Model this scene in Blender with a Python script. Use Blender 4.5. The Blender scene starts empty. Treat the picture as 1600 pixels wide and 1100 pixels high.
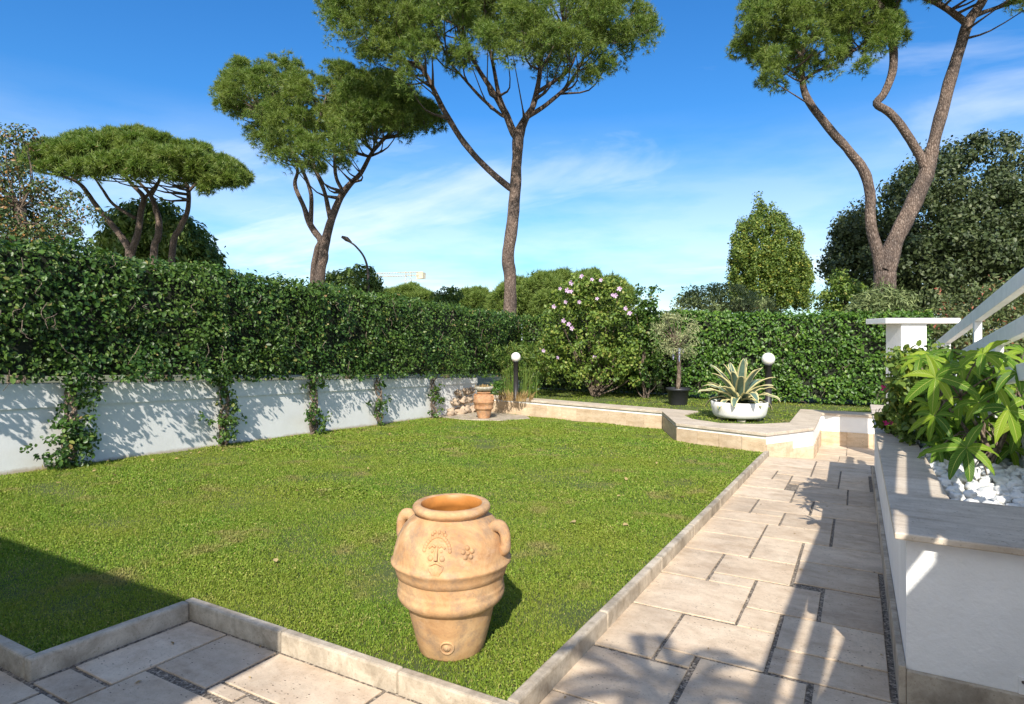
import bpy, bmesh, math, random
import numpy as np
from mathutils import Vector, Matrix, noise
random.seed(7); rng = np.random.default_rng(7)
PI = math.pi; R = math.radians
SC = bpy.context.scene; COL = SC.collection

# ---------------------------------------------------------------- camera, sky, sun, exposure
YAW = math.atan(540/965.0); SN, CS = math.sin(YAW), math.cos(YAW); EYE = 1.6
cam_d = bpy.data.cameras.new('camera'); cam = bpy.data.objects.new('camera', cam_d); COL.objects.link(cam)
cam.location = (0, 0, EYE); cam.rotation_euler = (PI/2, 0, YAW)
cam_d.sensor_width = 36; cam_d.lens = 36*965/1600; cam_d.shift_y = -20/1600
cam_d.clip_start = .05; cam_d.clip_end = 3000
SC.camera = cam
SUN_EL, SUN_AZ = R(38), R(24)            # light travels towards +Y, swung 24 degrees to -X
ldir = Vector((-math.sin(SUN_AZ)*math.cos(SUN_EL), math.cos(SUN_AZ)*math.cos(SUN_EL), -math.sin(SUN_EL)))
sd = bpy.data.lights.new('sun', 'SUN'); so = bpy.data.objects.new('sun', sd); COL.objects.link(so)
sd.energy = 4.4; sd.angle = R(.53); sd.color = (1, .94, .84)
so.rotation_euler = ldir.to_track_quat('-Z', 'Y').to_euler(); so.location = (6, -14, 12)
SC.view_settings.view_transform = 'Standard'; SC.view_settings.look = 'None'
SC.view_settings.gamma = 1; SC.view_settings.use_curve_mapping = False
SC.view_settings.exposure = 0.64
W = bpy.data.worlds.new('World'); SC.world = W; W.use_nodes = True
def build_world():
    nt = W.node_tree; n = nt.nodes; L = nt.links; n.clear()
    out = n.new('ShaderNodeOutputWorld'); bg = n.new('ShaderNodeBackground'); bg.inputs[1].default_value = .105
    sky = n.new('ShaderNodeTexSky'); sky.sky_type = 'NISHITA'; sky.sun_disc = False
    sky.sun_elevation = SUN_EL; sky.sun_rotation = math.atan2(-ldir.x, -ldir.y)
    sky.air_density = 1.15; sky.dust_density = .3; sky.ozone_density = 3.0; sky.altitude = 0
    hs = n.new('ShaderNodeHueSaturation'); hs.inputs['Saturation'].default_value = 1.27; hs.inputs['Value'].default_value = 1.0
    L.new(sky.outputs[0], hs.inputs['Color'])
    tc = n.new('ShaderNodeTexCoord'); sp = n.new('ShaderNodeSeparateXYZ'); L.new(tc.outputs['Generated'], sp.inputs[0])
    def mth(op, a, b=None):
        m = n.new('ShaderNodeMath'); m.operation = op
        for i, v in enumerate((a, b)):
            if v is None: continue
            if isinstance(v, (int, float)): m.inputs[i].default_value = v
            else: L.new(v, m.inputs[i])
        return m.outputs[0]
    den = mth('MAXIMUM', mth('ADD', sp.outputs[2], .12), .05)
    cx = mth('DIVIDE', sp.outputs[0], den); cy = mth('DIVIDE', sp.outputs[1], den)
    cb = n.new('ShaderNodeCombineXYZ'); L.new(cx, cb.inputs[0]); L.new(cy, cb.inputs[1])
    mp = n.new('ShaderNodeMapping'); mp.inputs['Rotation'].default_value = (0, 0, R(-18)); mp.inputs['Scale'].default_value = (.55, 1.25, 1)
    mp.inputs['Location'].default_value = (2.3, .6, 0)
    L.new(cb.outputs[0], mp.inputs[0])
    n1 = n.new('ShaderNodeTexNoise'); n1.inputs['Scale'].default_value = .8; n1.inputs['Detail'].default_value = 9
    n1.inputs['Roughness'].default_value = .56; n1.inputs['Distortion'].default_value = .9; L.new(mp.outputs[0], n1.inputs['Vector'])
    r1 = n.new('ShaderNodeMapRange'); r1.inputs[1].default_value = .54; r1.inputs[2].default_value = .86; r1.inputs[4].default_value = .75
    L.new(n1.outputs[0], r1.inputs[0])
    # low bank of pale cloud near the skyline
    n2 = n.new('ShaderNodeTexNoise'); n2.inputs['Scale'].default_value = 3.2; n2.inputs['Detail'].default_value = 8; n2.inputs['Roughness'].default_value = .55
    mp2 = n.new('ShaderNodeMapping'); mp2.inputs['Scale'].default_value = (1, 1, 4.5); L.new(tc.outputs['Generated'], mp2.inputs[0]); L.new(mp2.outputs[0], n2.inputs['Vector'])
    low = n.new('ShaderNodeMapRange'); low.inputs[1].default_value = .34; low.inputs[2].default_value = .02; L.new(sp.outputs[2], low.inputs[0])
    r2 = n.new('ShaderNodeMapRange'); r2.inputs[1].default_value = .25; r2.inputs[2].default_value = .6; L.new(n2.outputs[0], r2.inputs[0])
    m2 = mth('MULTIPLY', mth('MULTIPLY', r2.outputs[0], low.outputs[0]), .68)
    cov = mth('MINIMUM', mth('ADD', r1.outputs[0], m2), .93)
    tint = n.new('ShaderNodeMix'); tint.data_type = 'RGBA'; tint.blend_type = 'MULTIPLY'; tint.inputs[0].default_value = 1; tint.inputs[7].default_value = (.56, .90, 1.14, 1); L.new(hs.outputs[0], tint.inputs[6])
    bk = n.new('ShaderNodeMapRange'); bk.inputs[1].default_value = -.05; bk.inputs[2].default_value = -.45; bk.inputs[4].default_value = .85; L.new(sp.outputs[1], bk.inputs[0])  # added unseen cloud cover behind the camera, a white fill for the shadows
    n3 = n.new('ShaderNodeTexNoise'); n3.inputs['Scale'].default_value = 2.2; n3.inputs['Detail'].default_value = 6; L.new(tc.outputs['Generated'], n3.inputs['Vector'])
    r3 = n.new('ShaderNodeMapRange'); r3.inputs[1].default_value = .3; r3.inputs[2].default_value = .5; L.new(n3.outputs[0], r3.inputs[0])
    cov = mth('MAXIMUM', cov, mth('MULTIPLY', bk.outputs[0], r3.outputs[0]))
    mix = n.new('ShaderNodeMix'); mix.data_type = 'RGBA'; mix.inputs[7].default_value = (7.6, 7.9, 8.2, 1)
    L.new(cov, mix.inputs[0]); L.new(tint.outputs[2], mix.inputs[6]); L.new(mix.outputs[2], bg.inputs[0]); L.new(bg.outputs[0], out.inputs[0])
build_world()

# ---------------------------------------------------------------- helpers
def at(px, py, Z):
    """real point seen at that spot of the photograph, Z metres in front of the lens plane"""
    dx = (px-800)/965.0; dz = (530-py)/965.0
    return np.array([(dx*CS-SN)*Z, (dx*SN+CS)*Z, EYE+dz*Z])
def gp(y):
    """height of the paving along the garden, which falls away from the house"""
    if y < 10.9: return -.03*y
    if y < 12.05: return -.327-(y-10.9)*.15
    return -.5-(y-12.05)*.05
def tag(o, label=None, cat=None, group=None, kind=None):
    if label: o['label'] = label
    if cat: o['category'] = cat
    if group: o['group'] = group
    if kind: o['kind'] = kind
    return o
def empty(name, loc=(0, 0, 0), label=None, cat=None, group=None):
    o = bpy.data.objects.new(name, None); COL.objects.link(o); o.location = loc; o.empty_display_size = .1
    return tag(o, label, cat, group)
def link(name, me, parent=None, world=True):
    o = bpy.data.objects.new(name, me); COL.objects.link(o)
    if parent:
        o.parent = parent
        if world:
            p = parent; off = Vector((0, 0, 0))
            while p: off += Vector(p.location); p = p.parent
            o.location = -off                      # mesh data is in world coordinates
    return o
def dup(o, parent=None):
    c = o.copy(); COL.objects.link(c)
    if parent: c.parent = parent
    for ch in [x for x in bpy.data.objects if x.parent == o]: dup(ch, c)
    return c
class MB:
    def __init__(s): s.v = []; s.f = []; s.m = []; s.n = 0; s.sm = []
    def add(s, v, f, m=0, smooth=False):
        v = np.asarray(v, float).reshape(-1, 3); s.v.append(v)
        for q in f: s.f.append([i+s.n for i in q]); s.m.append(m); s.sm.append(smooth)
        s.n += len(v); return s
    def box(s, x0, x1, y0, y1, z0, z1, m=0):
        v = [(x, y, z) for z in (z0, z1) for y in (y0, y1) for x in (x0, x1)]
        return s.add(v, [(0, 2, 3, 1), (4, 5, 7, 6), (0, 1, 5, 4), (2, 6, 7, 3), (0, 4, 6, 2), (1, 3, 7, 5)], m)
    def prism(s, poly, z0, z1, m=0):
        """poly (x,y); z0, z1 numbers or functions of (x,y)"""
        g0 = z0 if callable(z0) else (lambda x, y: z0); g1 = z1 if callable(z1) else (lambda x, y: z1)
        n = len(poly); v = [(x, y, g0(x, y)) for x, y in poly]+[(x, y, g1(x, y)) for x, y in poly]
        area = sum(poly[i][0]*poly[(i+1) % n][1]-poly[(i+1) % n][0]*poly[i][1] for i in range(n))
        idx = list(range(n)) if area > 0 else list(range(n))[::-1]
        f = [idx[::-1], [i+n for i in idx]]
        for k in range(n):
            a, b = idx[k], idx[(k+1) % n]; f.append((a, b, b+n, a+n))
        return s.add(v, f, m)
    def tube(s, pts, rad, seg=8, m=0, cap=True, wob=0, seed=0, sub=4):
        pts, rad = smooth_line(pts, rad, sub); n = len(pts); vs = []
        T = np.gradient(pts, axis=0); T /= np.linalg.norm(T, axis=1)[:, None]+1e-9
        up = np.array([0, 0, 1.]) if abs(T[0][2]) < .9 else np.array([1., 0, 0])
        u = np.cross(T[0], up); u /= np.linalg.norm(u)
        for i in range(n):
            u = u-T[i]*np.dot(u, T[i]); u /= np.linalg.norm(u)+1e-9; w = np.cross(T[i], u)
            for k in range(seg):
                a = 2*PI*k/seg; r = rad[i]
                if wob:
                    q = noise.noise(Vector((math.cos(a)*1.3+seed, math.sin(a)*1.3, i*.45+seed*3)))
                    r *= 1+wob*q
                vs.append(pts[i]+(u*math.cos(a)+w*math.sin(a))*r)
        f = [(i*seg+k, i*seg+(k+1) % seg, (i+1)*seg+(k+1) % seg, (i+1)*seg+k) for i in range(n-1) for k in range(seg)]
        if cap: f += [tuple(range(seg))[::-1], tuple((n-1)*seg+k for k in range(seg))]
        return s.add(vs, f, m, True)
    def lathe(s, prof, c, seg=48, m=0, wob=0, smooth=True):
        vs = []; n = len(prof)
        for i, (r, z) in enumerate(prof):
            for k in range(seg):
                a = 2*PI*k/seg; rr = r*(1+wob*noise.noise(Vector((math.cos(a)*2, math.sin(a)*2, z*5))))
                vs.append((c[0]+rr*math.cos(a), c[1]+rr*math.sin(a), c[2]+z))
        f = [(i*seg+k, i*seg+(k+1) % seg, (i+1)*seg+(k+1) % seg, (i+1)*seg+k) for i in range(n-1) for k in range(seg)]
        return s.add(vs, f, m, smooth)
    def ball(s, c, r, m=0, seg=16, rings=10, sx=1, sy=1, sz=1, lump=0, seed=0):
        vs = []
        for i in range(rings+1):
            t = PI*i/rings
            for k in range(seg):
                a = 2*PI*k/seg; d = Vector((math.sin(t)*math.cos(a), math.sin(t)*math.sin(a), math.cos(t)))
                q = r*(1+lump*noise.noise(d*1.6+Vector((seed, 0, 0))))
                vs.append((c[0]+d.x*q*sx, c[1]+d.y*q*sy, c[2]+d.z*q*sz))
        f = [(i*seg+k, (i+1)*seg+k, (i+1)*seg+(k+1) % seg, i*seg+(k+1) % seg) for i in range(rings) for k in range(seg)]
        return s.add(vs, f, m, True)
    def build(s, name, mats, parent=None, world=True, bevel=0):
        me = bpy.data.meshes.new(name)
        me.from_pydata(np.concatenate(s.v).tolist(), [], s.f)
        for m in (mats if isinstance(mats, (list, tuple)) else [mats]): me.materials.append(m)
        me.polygons.foreach_set('material_index', s.m); me.polygons.foreach_set('use_smooth', s.sm); me.update()
        o = link(name, me, parent, world)
        if bevel:
            b = o.modifiers.new('bevel', 'BEVEL'); b.width = bevel; b.segments = 2; b.limit_method = 'ANGLE'
        return o
def smooth_line(pts, rad, sub=4):
    P = np.asarray(pts, float); n = len(P)
    if np.isscalar(rad): rad = [rad]*n
    rad = np.interp(np.linspace(0, 1, n), np.linspace(0, 1, len(rad)), rad)
    if n < 3 or sub < 2: return P, rad
    Q = np.vstack([2*P[0]-P[1], P, 2*P[-1]-P[-2]]); out = []; rr = []
    for i in range(n-1):
        p0, p1, p2, p3 = Q[i:i+4]
        for k in range(sub):
            t = k/sub
            out.append(.5*((2*p1)+(-p0+p2)*t+(2*p0-5*p1+4*p2-p3)*t*t+(-p0+3*p1-3*p2+p3)*t**3)); rr.append(rad[i]*(1-t)+rad[i+1]*t)
    out.append(P[-1]); rr.append(rad[-1]); return np.array(out), np.array(rr)

# ---------------------------------------------------------------- materials
def nodes(name):
    m = bpy.data.materials.new(name); m.use_nodes = True; nt = m.node_tree
    return m, nt, nt.nodes, nt.links, nt.nodes['Principled BSDF']
def coords(n, L, scale=(1, 1, 1), src='pos'):
    if src == 'pos': g = n.new('ShaderNodeNewGeometry').outputs['Position']
    else: g = n.new('ShaderNodeTexCoord').outputs[src]
    mp = n.new('ShaderNodeMapping'); mp.inputs['Scale'].default_value = scale; L.new(g, mp.inputs[0]); return mp.outputs[0]
def ntex(n, L, vec, scale, detail=5, rough=.6, dist=0):
    t = n.new('ShaderNodeTexNoise'); t.inputs['Scale'].default_value = scale; t.inputs['Detail'].default_value = detail
    t.inputs['Roughness'].default_value = rough; t.inputs['Distortion'].default_value = dist; L.new(vec, t.inputs['Vector']); return t.outputs[0]
def ramp(n, L, fac, stops):
    r = n.new('ShaderNodeValToRGB'); e = r.color_ramp.elements
    while len(e) < len(stops): e.new(.5)
    for i, (p, c) in enumerate(stops): e[i].position = p; e[i].color = (c[0], c[1], c[2], 1)
    L.new(fac, r.inputs[0]); return r.outputs[0]
def mixc(n, L, fac, a, b, mode='MIX'):
    m = n.new('ShaderNodeMix'); m.data_type = 'RGBA'; m.blend_type = mode
    for i, v in ((0, fac), (6, a), (7, b)):
        if isinstance(v, (int, float)): m.inputs[i].default_value = v
        elif isinstance(v, tuple): m.inputs[i].default_value = (*v, 1)
        else: L.new(v, m.inputs[i])
    return m.outputs[2]
def bump(n, L, h, P, strength=.3, dist=.02):
    b = n.new('ShaderNodeBump'); b.inputs['Strength'].default_value = strength; b.inputs['Distance'].default_value = dist
    L.new(h, b.inputs['Height']); L.new(b.outputs[0], P.inputs['Normal'])
def leaf_mat(name, stops, rough=.45, trans=.25, tcol=None, patch=None, spec=.4):
    """each leaf takes its own shade from the ramp"""
    m, nt, n, L, P = nodes(name)
    g = n.new('ShaderNodeNewGeometry'); c = ramp(n, L, g.outputs['Random Per Island'], stops)
    if patch:
        f = ntex(n, L, coords(n, L), patch[0], 3); f2 = ramp(n, L, f, [(.42, (0, 0, 0)), (.62, (1, 1, 1))]); c = mixc(n, L, f2, c, mixc(n, L, patch[2], c, patch[1]))
    L.new(c, P.inputs['Base Color']); P.inputs['Roughness'].default_value = rough; P.inputs['Specular IOR Level'].default_value = spec
    if trans:
        t = n.new('ShaderNodeBsdfTranslucent'); mc = mixc(n, L, 1.0, c, tcol or (1.0, 1.15, .55), 'MULTIPLY'); L.new(mc, t.inputs[0])
        mx = n.new('ShaderNodeMixShader'); mx.inputs[0].default_value = trans; L.new(P.outputs[0], mx.inputs[1]); L.new(t.outputs[0], mx.inputs[2])
        L.new(mx.outputs[0], n['Material Output'].inputs[0])
    return m
def plain(name, col, rough=.6, nscale=6, var=.15, bs=.1, bd=.01, metal=0):
    m, nt, n, L, P = nodes(name); v = coords(n, L)
    f = ntex(n, L, v, nscale, 6); d = tuple(max(0, x*(1-var)) for x in col); u = tuple(min(1, x*(1+var)) for x in col)
    L.new(ramp(n, L, f, [(.3, d), (.7, u)]), P.inputs['Base Color']); P.inputs['Roughness'].default_value = rough; P.inputs['Metallic'].default_value = metal
    bump(n, L, ntex(n, L, v, nscale*12, 4), P, bs, bd); return m
def travertine(name, cols, streak=(3, 14, 14), dirt=.35, pits=True, rnd=True, dirtcol=(.13, .105, .08)):
    m, nt, n, L, P = nodes(name); v = coords(n, L, streak)
    g = n.new('ShaderNodeNewGeometry')
    off = n.new('ShaderNodeVectorMath'); off.operation = 'MULTIPLY_ADD'; L.new(v, off.inputs[0]); off.inputs[1].default_value = (1, 1, 1)
    cb = n.new('ShaderNodeCombineXYZ'); mm = n.new('ShaderNodeMath'); mm.operation = 'MULTIPLY'; mm.inputs[1].default_value = 40
    L.new(g.outputs['Random Per Island'], mm.inputs[0]); L.new(mm.outputs[0], cb.inputs[0]); L.new(mm.outputs[0], cb.inputs[2])
    if rnd: L.new(cb.outputs[0], off.inputs[2])
    f = ntex(n, L, off.outputs[0], 1.1, 9, .66, .6)
    c = ramp(n, L, f, [(.28, cols[0]), (.5, cols[1]), (.72, cols[2])])
    if rnd:
        t = ramp(n, L, g.outputs['Random Per Island'], [(0, (.84, .81, .78)), (.3, (.93, .9, .86)), (.6, (1.02, .98, .93)), (1, (1.08, 1.06, 1.03))]); c = mixc(n, L, 1.0, c, t, 'MULTIPLY')
    v2 = coords(n, L); dn = ntex(n, L, v2, 1.7, 8, .7); dm = ramp(n, L, dn, [(.48, (0, 0, 0)), (.78, (dirt, dirt, dirt))]); c = mixc(n, L, dm, c, dirtcol)
    sp = ntex(n, L, v2, 95, 3, .6); sm = ramp(n, L, sp, [(.58, (0, 0, 0)), (.72, (.6, .6, .6))]); c = mixc(n, L, sm, c, (.24, .18, .13))
    mt = ntex(n, L, v2, 9, 9, .75); c = mixc(n, L, 1.0, c, ramp(n, L, mt, [(.3, (.80, .78, .75)), (.55, (1, 1, 1)), (.75, (1.08, 1.08, 1.08))]), 'MULTIPLY')
    if pits:
        vo = n.new('ShaderNodeTexVoronoi'); vo.inputs['Scale'].default_value = 22; L.new(coords(n, L, (1, 2.2, 2.2)), vo.inputs['Vector'])
        gate = ntex(n, L, v2, 5.5, 2); a = n.new('ShaderNodeMath'); a.operation = 'LESS_THAN'; a.inputs[1].default_value = .13; L.new(vo.outputs['Distance'], a.inputs[0])
        b = n.new('ShaderNodeMath'); b.operation = 'GREATER_THAN'; b.inputs[1].default_value = .53; L.new(gate, b.inputs[0])
        q = n.new('ShaderNodeMath'); q.operation = 'MULTIPLY'; L.new(a.outputs[0], q.inputs[0]); L.new(b.outputs[0], q.inputs[1])
        c = mixc(n, L, q.outputs[0], c, (.09, .065, .05))
    L.new(c, P.inputs['Base Color']); P.inputs['Roughness'].default_value = .72
    bump(n, L, ntex(n, L, v2, 60, 6, .7), P, .25, .004); return m
def bark_mat(name, cols, sc=(13, 13, 4)):
    m, nt, n, L, P = nodes(name); v = coords(n, L, sc)
    vo = n.new('ShaderNodeTexVoronoi'); vo.feature = 'DISTANCE_TO_EDGE'; vo.inputs['Scale'].default_value = 2.2
    ad = n.new('ShaderNodeMix'); ad.data_type = 'VECTOR'; ad.inputs[0].default_value = .25; L.new(v, ad.inputs[4])
    nn = n.new('ShaderNodeTexNoise'); nn.inputs['Scale'].default_value = 3; nn.inputs['Detail'].default_value = 5; L.new(v, nn.inputs[0]); L.new(nn.outputs[1], ad.inputs[5])
    L.new(ad.outputs[1], vo.inputs['Vector'])
    f = ntex(n, L, v, 2.5, 8, .7); c = ramp(n, L, f, [(.3, cols[0]), (.5, cols[1]), (.7, cols[2])])
    e = ramp(n, L, vo.outputs['Distance'], [(.0, (.25, .22, .2)), (.16, (1, 1, 1))]); c = mixc(n, L, .85, c, e, 'MULTIPLY')
    lg = ramp(n, L, ntex(n, L, coords(n, L, (1, 1, .6)), 2.2, 6, .7), [(.35, (.55, .55, .57)), (.62, (1.15, 1.1, 1.05))]); c = mixc(n, L, 1.0, c, lg, 'MULTIPLY')
    L.new(c, P.inputs['Base Color']); P.inputs['Roughness'].default_value = .9
    bump(n, L, vo.outputs['Distance'], P, .9, .05); return m
M = {}
M['render'] = plain('white_render', (.79, .785, .765), .8, 3.1, .07, .75, .006)
M['paint'] = plain('white_paint', (.80, .79, .76), .5, 9, .09, .1, .003)
def wall_mat():
    """white rendered garden wall, stained brown where it meets the soil"""
    m, nt, n, L, P = nodes('garden_wall_render'); v = coords(n, L); g = n.new('ShaderNodeNewGeometry'); s = n.new('ShaderNodeSeparateXYZ'); L.new(g.outputs['Position'], s.inputs[0])
    h = n.new('ShaderNodeMath'); h.operation = 'MULTIPLY_ADD'; h.inputs[1].default_value = .03; L.new(s.outputs[1], h.inputs[0]); L.new(s.outputs[2], h.inputs[2])
    nz = ntex(n, L, v, 5, 6, .7); a = n.new('ShaderNodeMath'); a.operation = 'MULTIPLY_ADD'; a.inputs[1].default_value = -.12; L.new(nz, a.inputs[0]); L.new(h.outputs[0], a.inputs[2])
    st = ramp(n, L, a.outputs[0], [(-.0, (.8, .8, .8)), (.045, (0, 0, 0))]); c0 = ramp(n, L, ntex(n, L, v, 1.4, 8, .7), [(.3, (.70, .70, .67)), (.65, (.81, .81, .79))])
    c = mixc(n, L, st, c0, (.42, .33, .22)); L.new(c, P.inputs['Base Color']); P.inputs['Roughness'].default_value = .8
    bump(n, L, ntex(n, L, v, 40, 5), P, .3, .005); return m
M['wall'] = wall_mat()
M['trav'] = travertine('travertine_paving', [(.49, .375, .265), (.63, .515, .39), (.71, .605, .47)], (2.6, 5, 5), .38)
M['trav_clad'] = travertine('travertine_cladding', [(.50, .37, .24), (.64, .50, .35), (.73, .61, .46)], (2, 2, 9), .3)
M['coping'] = travertine('grey_travertine_coping', [(.44, .36, .27), (.58, .49, .385), (.68, .60, .49)], (1.2, 9, 6), .38, rnd=False)
M['kerb'] = travertine('weathered_kerb_stone', [(.27, .23, .175), (.50, .44, .355), (.66, .60, .50)], (6, 6, 6), 1.0, pits=False, dirtcol=(.12, .10, .075))
def joint_mat():
    m, nt, n, L, P = nodes('pebble_joint'); v = coords(n, L)
    vo = n.new('ShaderNodeTexVoronoi'); vo.inputs['Scale'].default_value = 95; L.new(v, vo.inputs['Vector'])
    c = ramp(n, L, vo.outputs['Color'], [(.2, (.08, .065, .05)), (.6, (.21, .17, .13)), (.9, (.44, .37, .29))]); L.new(c, P.inputs['Base Color']); P.inputs['Roughness'].default_value = .9
    bump(n, L, vo.outputs['Distance'], P, .6, .008); return m
M['joint'] = joint_mat()
M['pine_bark'] = bark_mat('pine_bark', [(.07, .05, .04), (.17, .125, .10), (.31, .25, .215)])
M['pine_bark_red'] = bark_mat('pine_bark_reddish', [(.07, .048, .038), (.20, .145, .115), (.40, .34, .295)], (14, 14, 4.5))
M['bark'] = bark_mat('grey_brown_bark', [(.10, .075, .055), (.22, .17, .125), (.34, .28, .22)], (14, 14, 5))
M['stem'] = bark_mat('pale_vine_stem', [(.17, .12, .09), (.32, .25, .19), (.46, .38, .30)], (30, 30, 9))
M['pine'] = leaf_mat('pine_needles', [(0, (.065, .125, .022)), (.5, (.13, .21, .034)), (.85, (.20, .28, .05)), (.97, (.26, .31, .08)), (1, (.30, .2, .1))], .5, .28, patch=(.9, (.21, .25, .045), .5))
M['pine_far'] = leaf_mat('far_pine_needles', [(0, (.09, .15, .03)), (.6, (.165, .235, .042)), (1, (.24, .30, .065))], .6, .25)
M['hedge'] = leaf_mat('glossy_climber_leaf', [(0, (.02, .05, .011)), (.45, (.045, .105, .018)), (.8, (.08, .165, .028)), (.95, (.16, .24, .05)), (.985, (.28, .28, .07)), (1, (.30, .17, .08))], .42, .22, patch=(1.1, (.10, .165, .025), .5), spec=.42)
M['laurel'] = leaf_mat('clipped_laurel_leaf', [(0, (.03, .075, .012)), (.5, (.07, .16, .02)), (.9, (.125, .235, .03)), (1, (.22, .30, .06))], .42, .25, spec=.4)
M['darkcore'] = plain('hedge_core_shade', (.022, .027, .014), .95, 9, .4, .5, .05)  # near-black colour stands in for the shade deep inside a hedge
M['oak'] = leaf_mat('holm_oak_leaf', [(0, (.022, .038, .013)), (.5, (.05, .075, .024)), (.9, (.09, .12, .04)), (1, (.14, .16, .06))], .5, .15, patch=(.4, (.07, .09, .035), .6))
M['poplar'] = leaf_mat('poplar_leaf', [(0, (.08, .14, .026)), (.6, (.15, .225, .04)), (.9, (.24, .29, .05)), (1, (.42, .37, .06))], .5, .25)
M['magnolia'] = leaf_mat('magnolia_leaf', [(0, (.035, .07, .02)), (.5, (.075, .12, .03)), (.78, (.13, .15, .045)), (.84, (.26, .15, .05)), (1, (.38, .19, .06))], .45, .15, spec=.4)
M['pinnate'] = leaf_mat('pinnate_leaf', [(0, (.07, .13, .025)), (.6, (.13, .20, .04)), (1, (.22, .27, .07))], .55, .2)
M['olive'] = leaf_mat('olive_leaf', [(0, (.16, .20, .085)), (.6, (.29, .32, .15)), (1, (.44, .43, .21))], .5, .1)
M['greybush'] = leaf_mat('grey_green_leaf', [(0, (.09, .13, .05)), (.6, (.17, .215, .08)), (1, (.26, .30, .12))], .55, .15)
M['hibiscus'] = leaf_mat('hibiscus_leaf', [(0, (.06, .12, .02)), (.55, (.14, .215, .032)), (.92, (.23, .29, .05)), (1, (.34, .32, .09))], .5, .22)
M['oleander'] = leaf_mat('oleander_leaf', [(0, (.06, .09, .03)), (.7, (.12, .155, .05)), (.93, (.15, .16, .06)), (.96, (.36, .10, .06)), (1, (.42, .14, .09))], .5, .15)
M['reed'] = leaf_mat('reed_blade', [(0, (.06, .12, .02)), (.6, (.13, .21, .035)), (1, (.23, .27, .06))], .5, .25)
M['drygrass'] = leaf_mat('dry_grass_blade', [(0, (.28, .18, .07)), (.6, (.40, .27, .11)), (1, (.50, .38, .18))], .7, .2, tcol=(1, .9, .6))
M['bloom'] = leaf_mat('mauve_petal', [(0, (.48, .24, .50)), (.5, (.66, .44, .66)), (1, (.80, .66, .78))], .6, .3, tcol=(1, .7, .9))
M['pink'] = leaf_mat('magenta_petal', [(0, (.62, .03, .22)), (1, (.80, .08, .30))], .6, .3, tcol=(1, .5, .8))
def grass_mat():
    m, nt, n, L, P = nodes('lawn_blade'); g = n.new('ShaderNodeNewGeometry'); v = coords(n, L)
    c = ramp(n, L, g.outputs['Random Per Island'], [(0, (.08, .165, .018)), (.4, (.155, .275, .028)), (.78, (.25, .37, .045)), (.92, (.34, .36, .085)), (1, (.50, .43, .18))])
    a = ramp(n, L, ntex(n, L, v, .75, 6, .65), [(.36, (0, 0, 0)), (.62, (1, 1, 1))]); c = mixc(n, L, a, c, mixc(n, L, .5, c, (.30, .31, .045)))
    b = ramp(n, L, ntex(n, L, v, 1.9, 4, .6), [(.57, (0, 0, 0)), (.70, (.85, .85, .85))]); c = mixc(n, L, b, c, (.33, .28, .11))
    L.new(c, P.inputs['Base Color']); P.inputs['Roughness'].default_value = .55; P.inputs['Specular IOR Level'].default_value = .25
    t = n.new('ShaderNodeBsdfTranslucent'); L.new(mixc(n, L, 1.0, c, (1.1, 1.2, .5), 'MULTIPLY'), t.inputs[0])
    mx = n.new('ShaderNodeMixShader'); mx.inputs[0].default_value = .3; L.new(P.outputs[0], mx.inputs[1]); L.new(t.outputs[0], mx.inputs[2]); L.new(mx.outputs[0], n['Material Output'].inputs[0])
    return m
M['grass'] = grass_mat()
def soil_mat():
    m, nt, n, L, P = nodes('soil_under_grass'); v = coords(n, L)
    c = ramp(n, L, ntex(n, L, v, 3, 8, .7), [(.35, (.05, .075, .016)), (.6, (.085, .105, .025)), (.75, (.16, .12, .06))]); L.new(c, P.inputs['Base Color']); P.inputs['Roughness'].default_value = .95
    bump(n, L, ntex(n, L, v, 35, 5), P, .8, .02); return m
M['soil'] = soil_mat()
M['earth'] = plain('distant_ground', (.12, .12, .06), .95, .3, .4, .3, .05)
def terracotta(name, base, k=1.0):
    m, nt, n, L, P = nodes(name); v = coords(n, L); f = ntex(n, L, v, 4.5*k, 8, .68, .8)
    c = ramp(n, L, f, [(.28, tuple(x*v for x, v in zip(base, (.58, .47, .42)))), (.48, base), (.72, tuple(min(1, x*v) for x, v in zip(base, (1.3, 1.5, 1.7))))])
    # pale lime bloom and grey weathering
    l = ramp(n, L, ntex(n, L, coords(n, L, (1, 1, 1.6)), 5*k, 9, .75, .3), [(.55, (0, 0, 0)), (.72, (.5, .5, .5))]); c = mixc(n, L, l, c, (.58, .44, .32))
    d = ramp(n, L, ntex(n, L, v, 9*k, 8, .75), [(.47, (0, 0, 0)), (.68, (.8, .8, .8))]); c = mixc(n, L, d, c, (.23, .165, .12))
    sp = ramp(n, L, ntex(n, L, v, 120, 3, .6), [(.64, (0, 0, 0)), (.74, (.5, .5, .5))]); c = mixc(n, L, sp, c, (.16, .10, .07))
    L.new(c, P.inputs['Base Color']); P.inputs['Roughness'].default_value = .85; bump(n, L, ntex(n, L, v, 45, 6, .7), P, .35, .006); return m
M['terra'] = terracotta('sandy_terracotta', (.50, .29, .135)); M['terra_in'] = plain('orange_clay_inside', (.50, .20, .045), .5, 9, .25, .1, .004)
M['terra_old'] = terracotta('old_terracotta', (.46, .235, .11), 1.3)
M['greystone'] = plain('lichened_stone', (.40, .37, .30), .9, 16, .4, .5, .01)
M['rock'] = plain('tan_field_stone', (.46, .35, .25), .9, 6, .35, .6, .02)
M['pebble'] = plain('white_marble_pebble', (.66, .66, .63), .5, 14, .14, .25, .004)
M['black_plastic'] = plain('black_plastic', (.025, .026, .03), .45, 12, .2, .1, .002)
M['dark_metal'] = plain('dark_metal', (.03, .028, .03), .45, 12, .2, .1, .002)
M['ceramic'] = plain('white_cement_bowl', (.78, .77, .73), .65, 5, .08, .2, .004)
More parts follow.
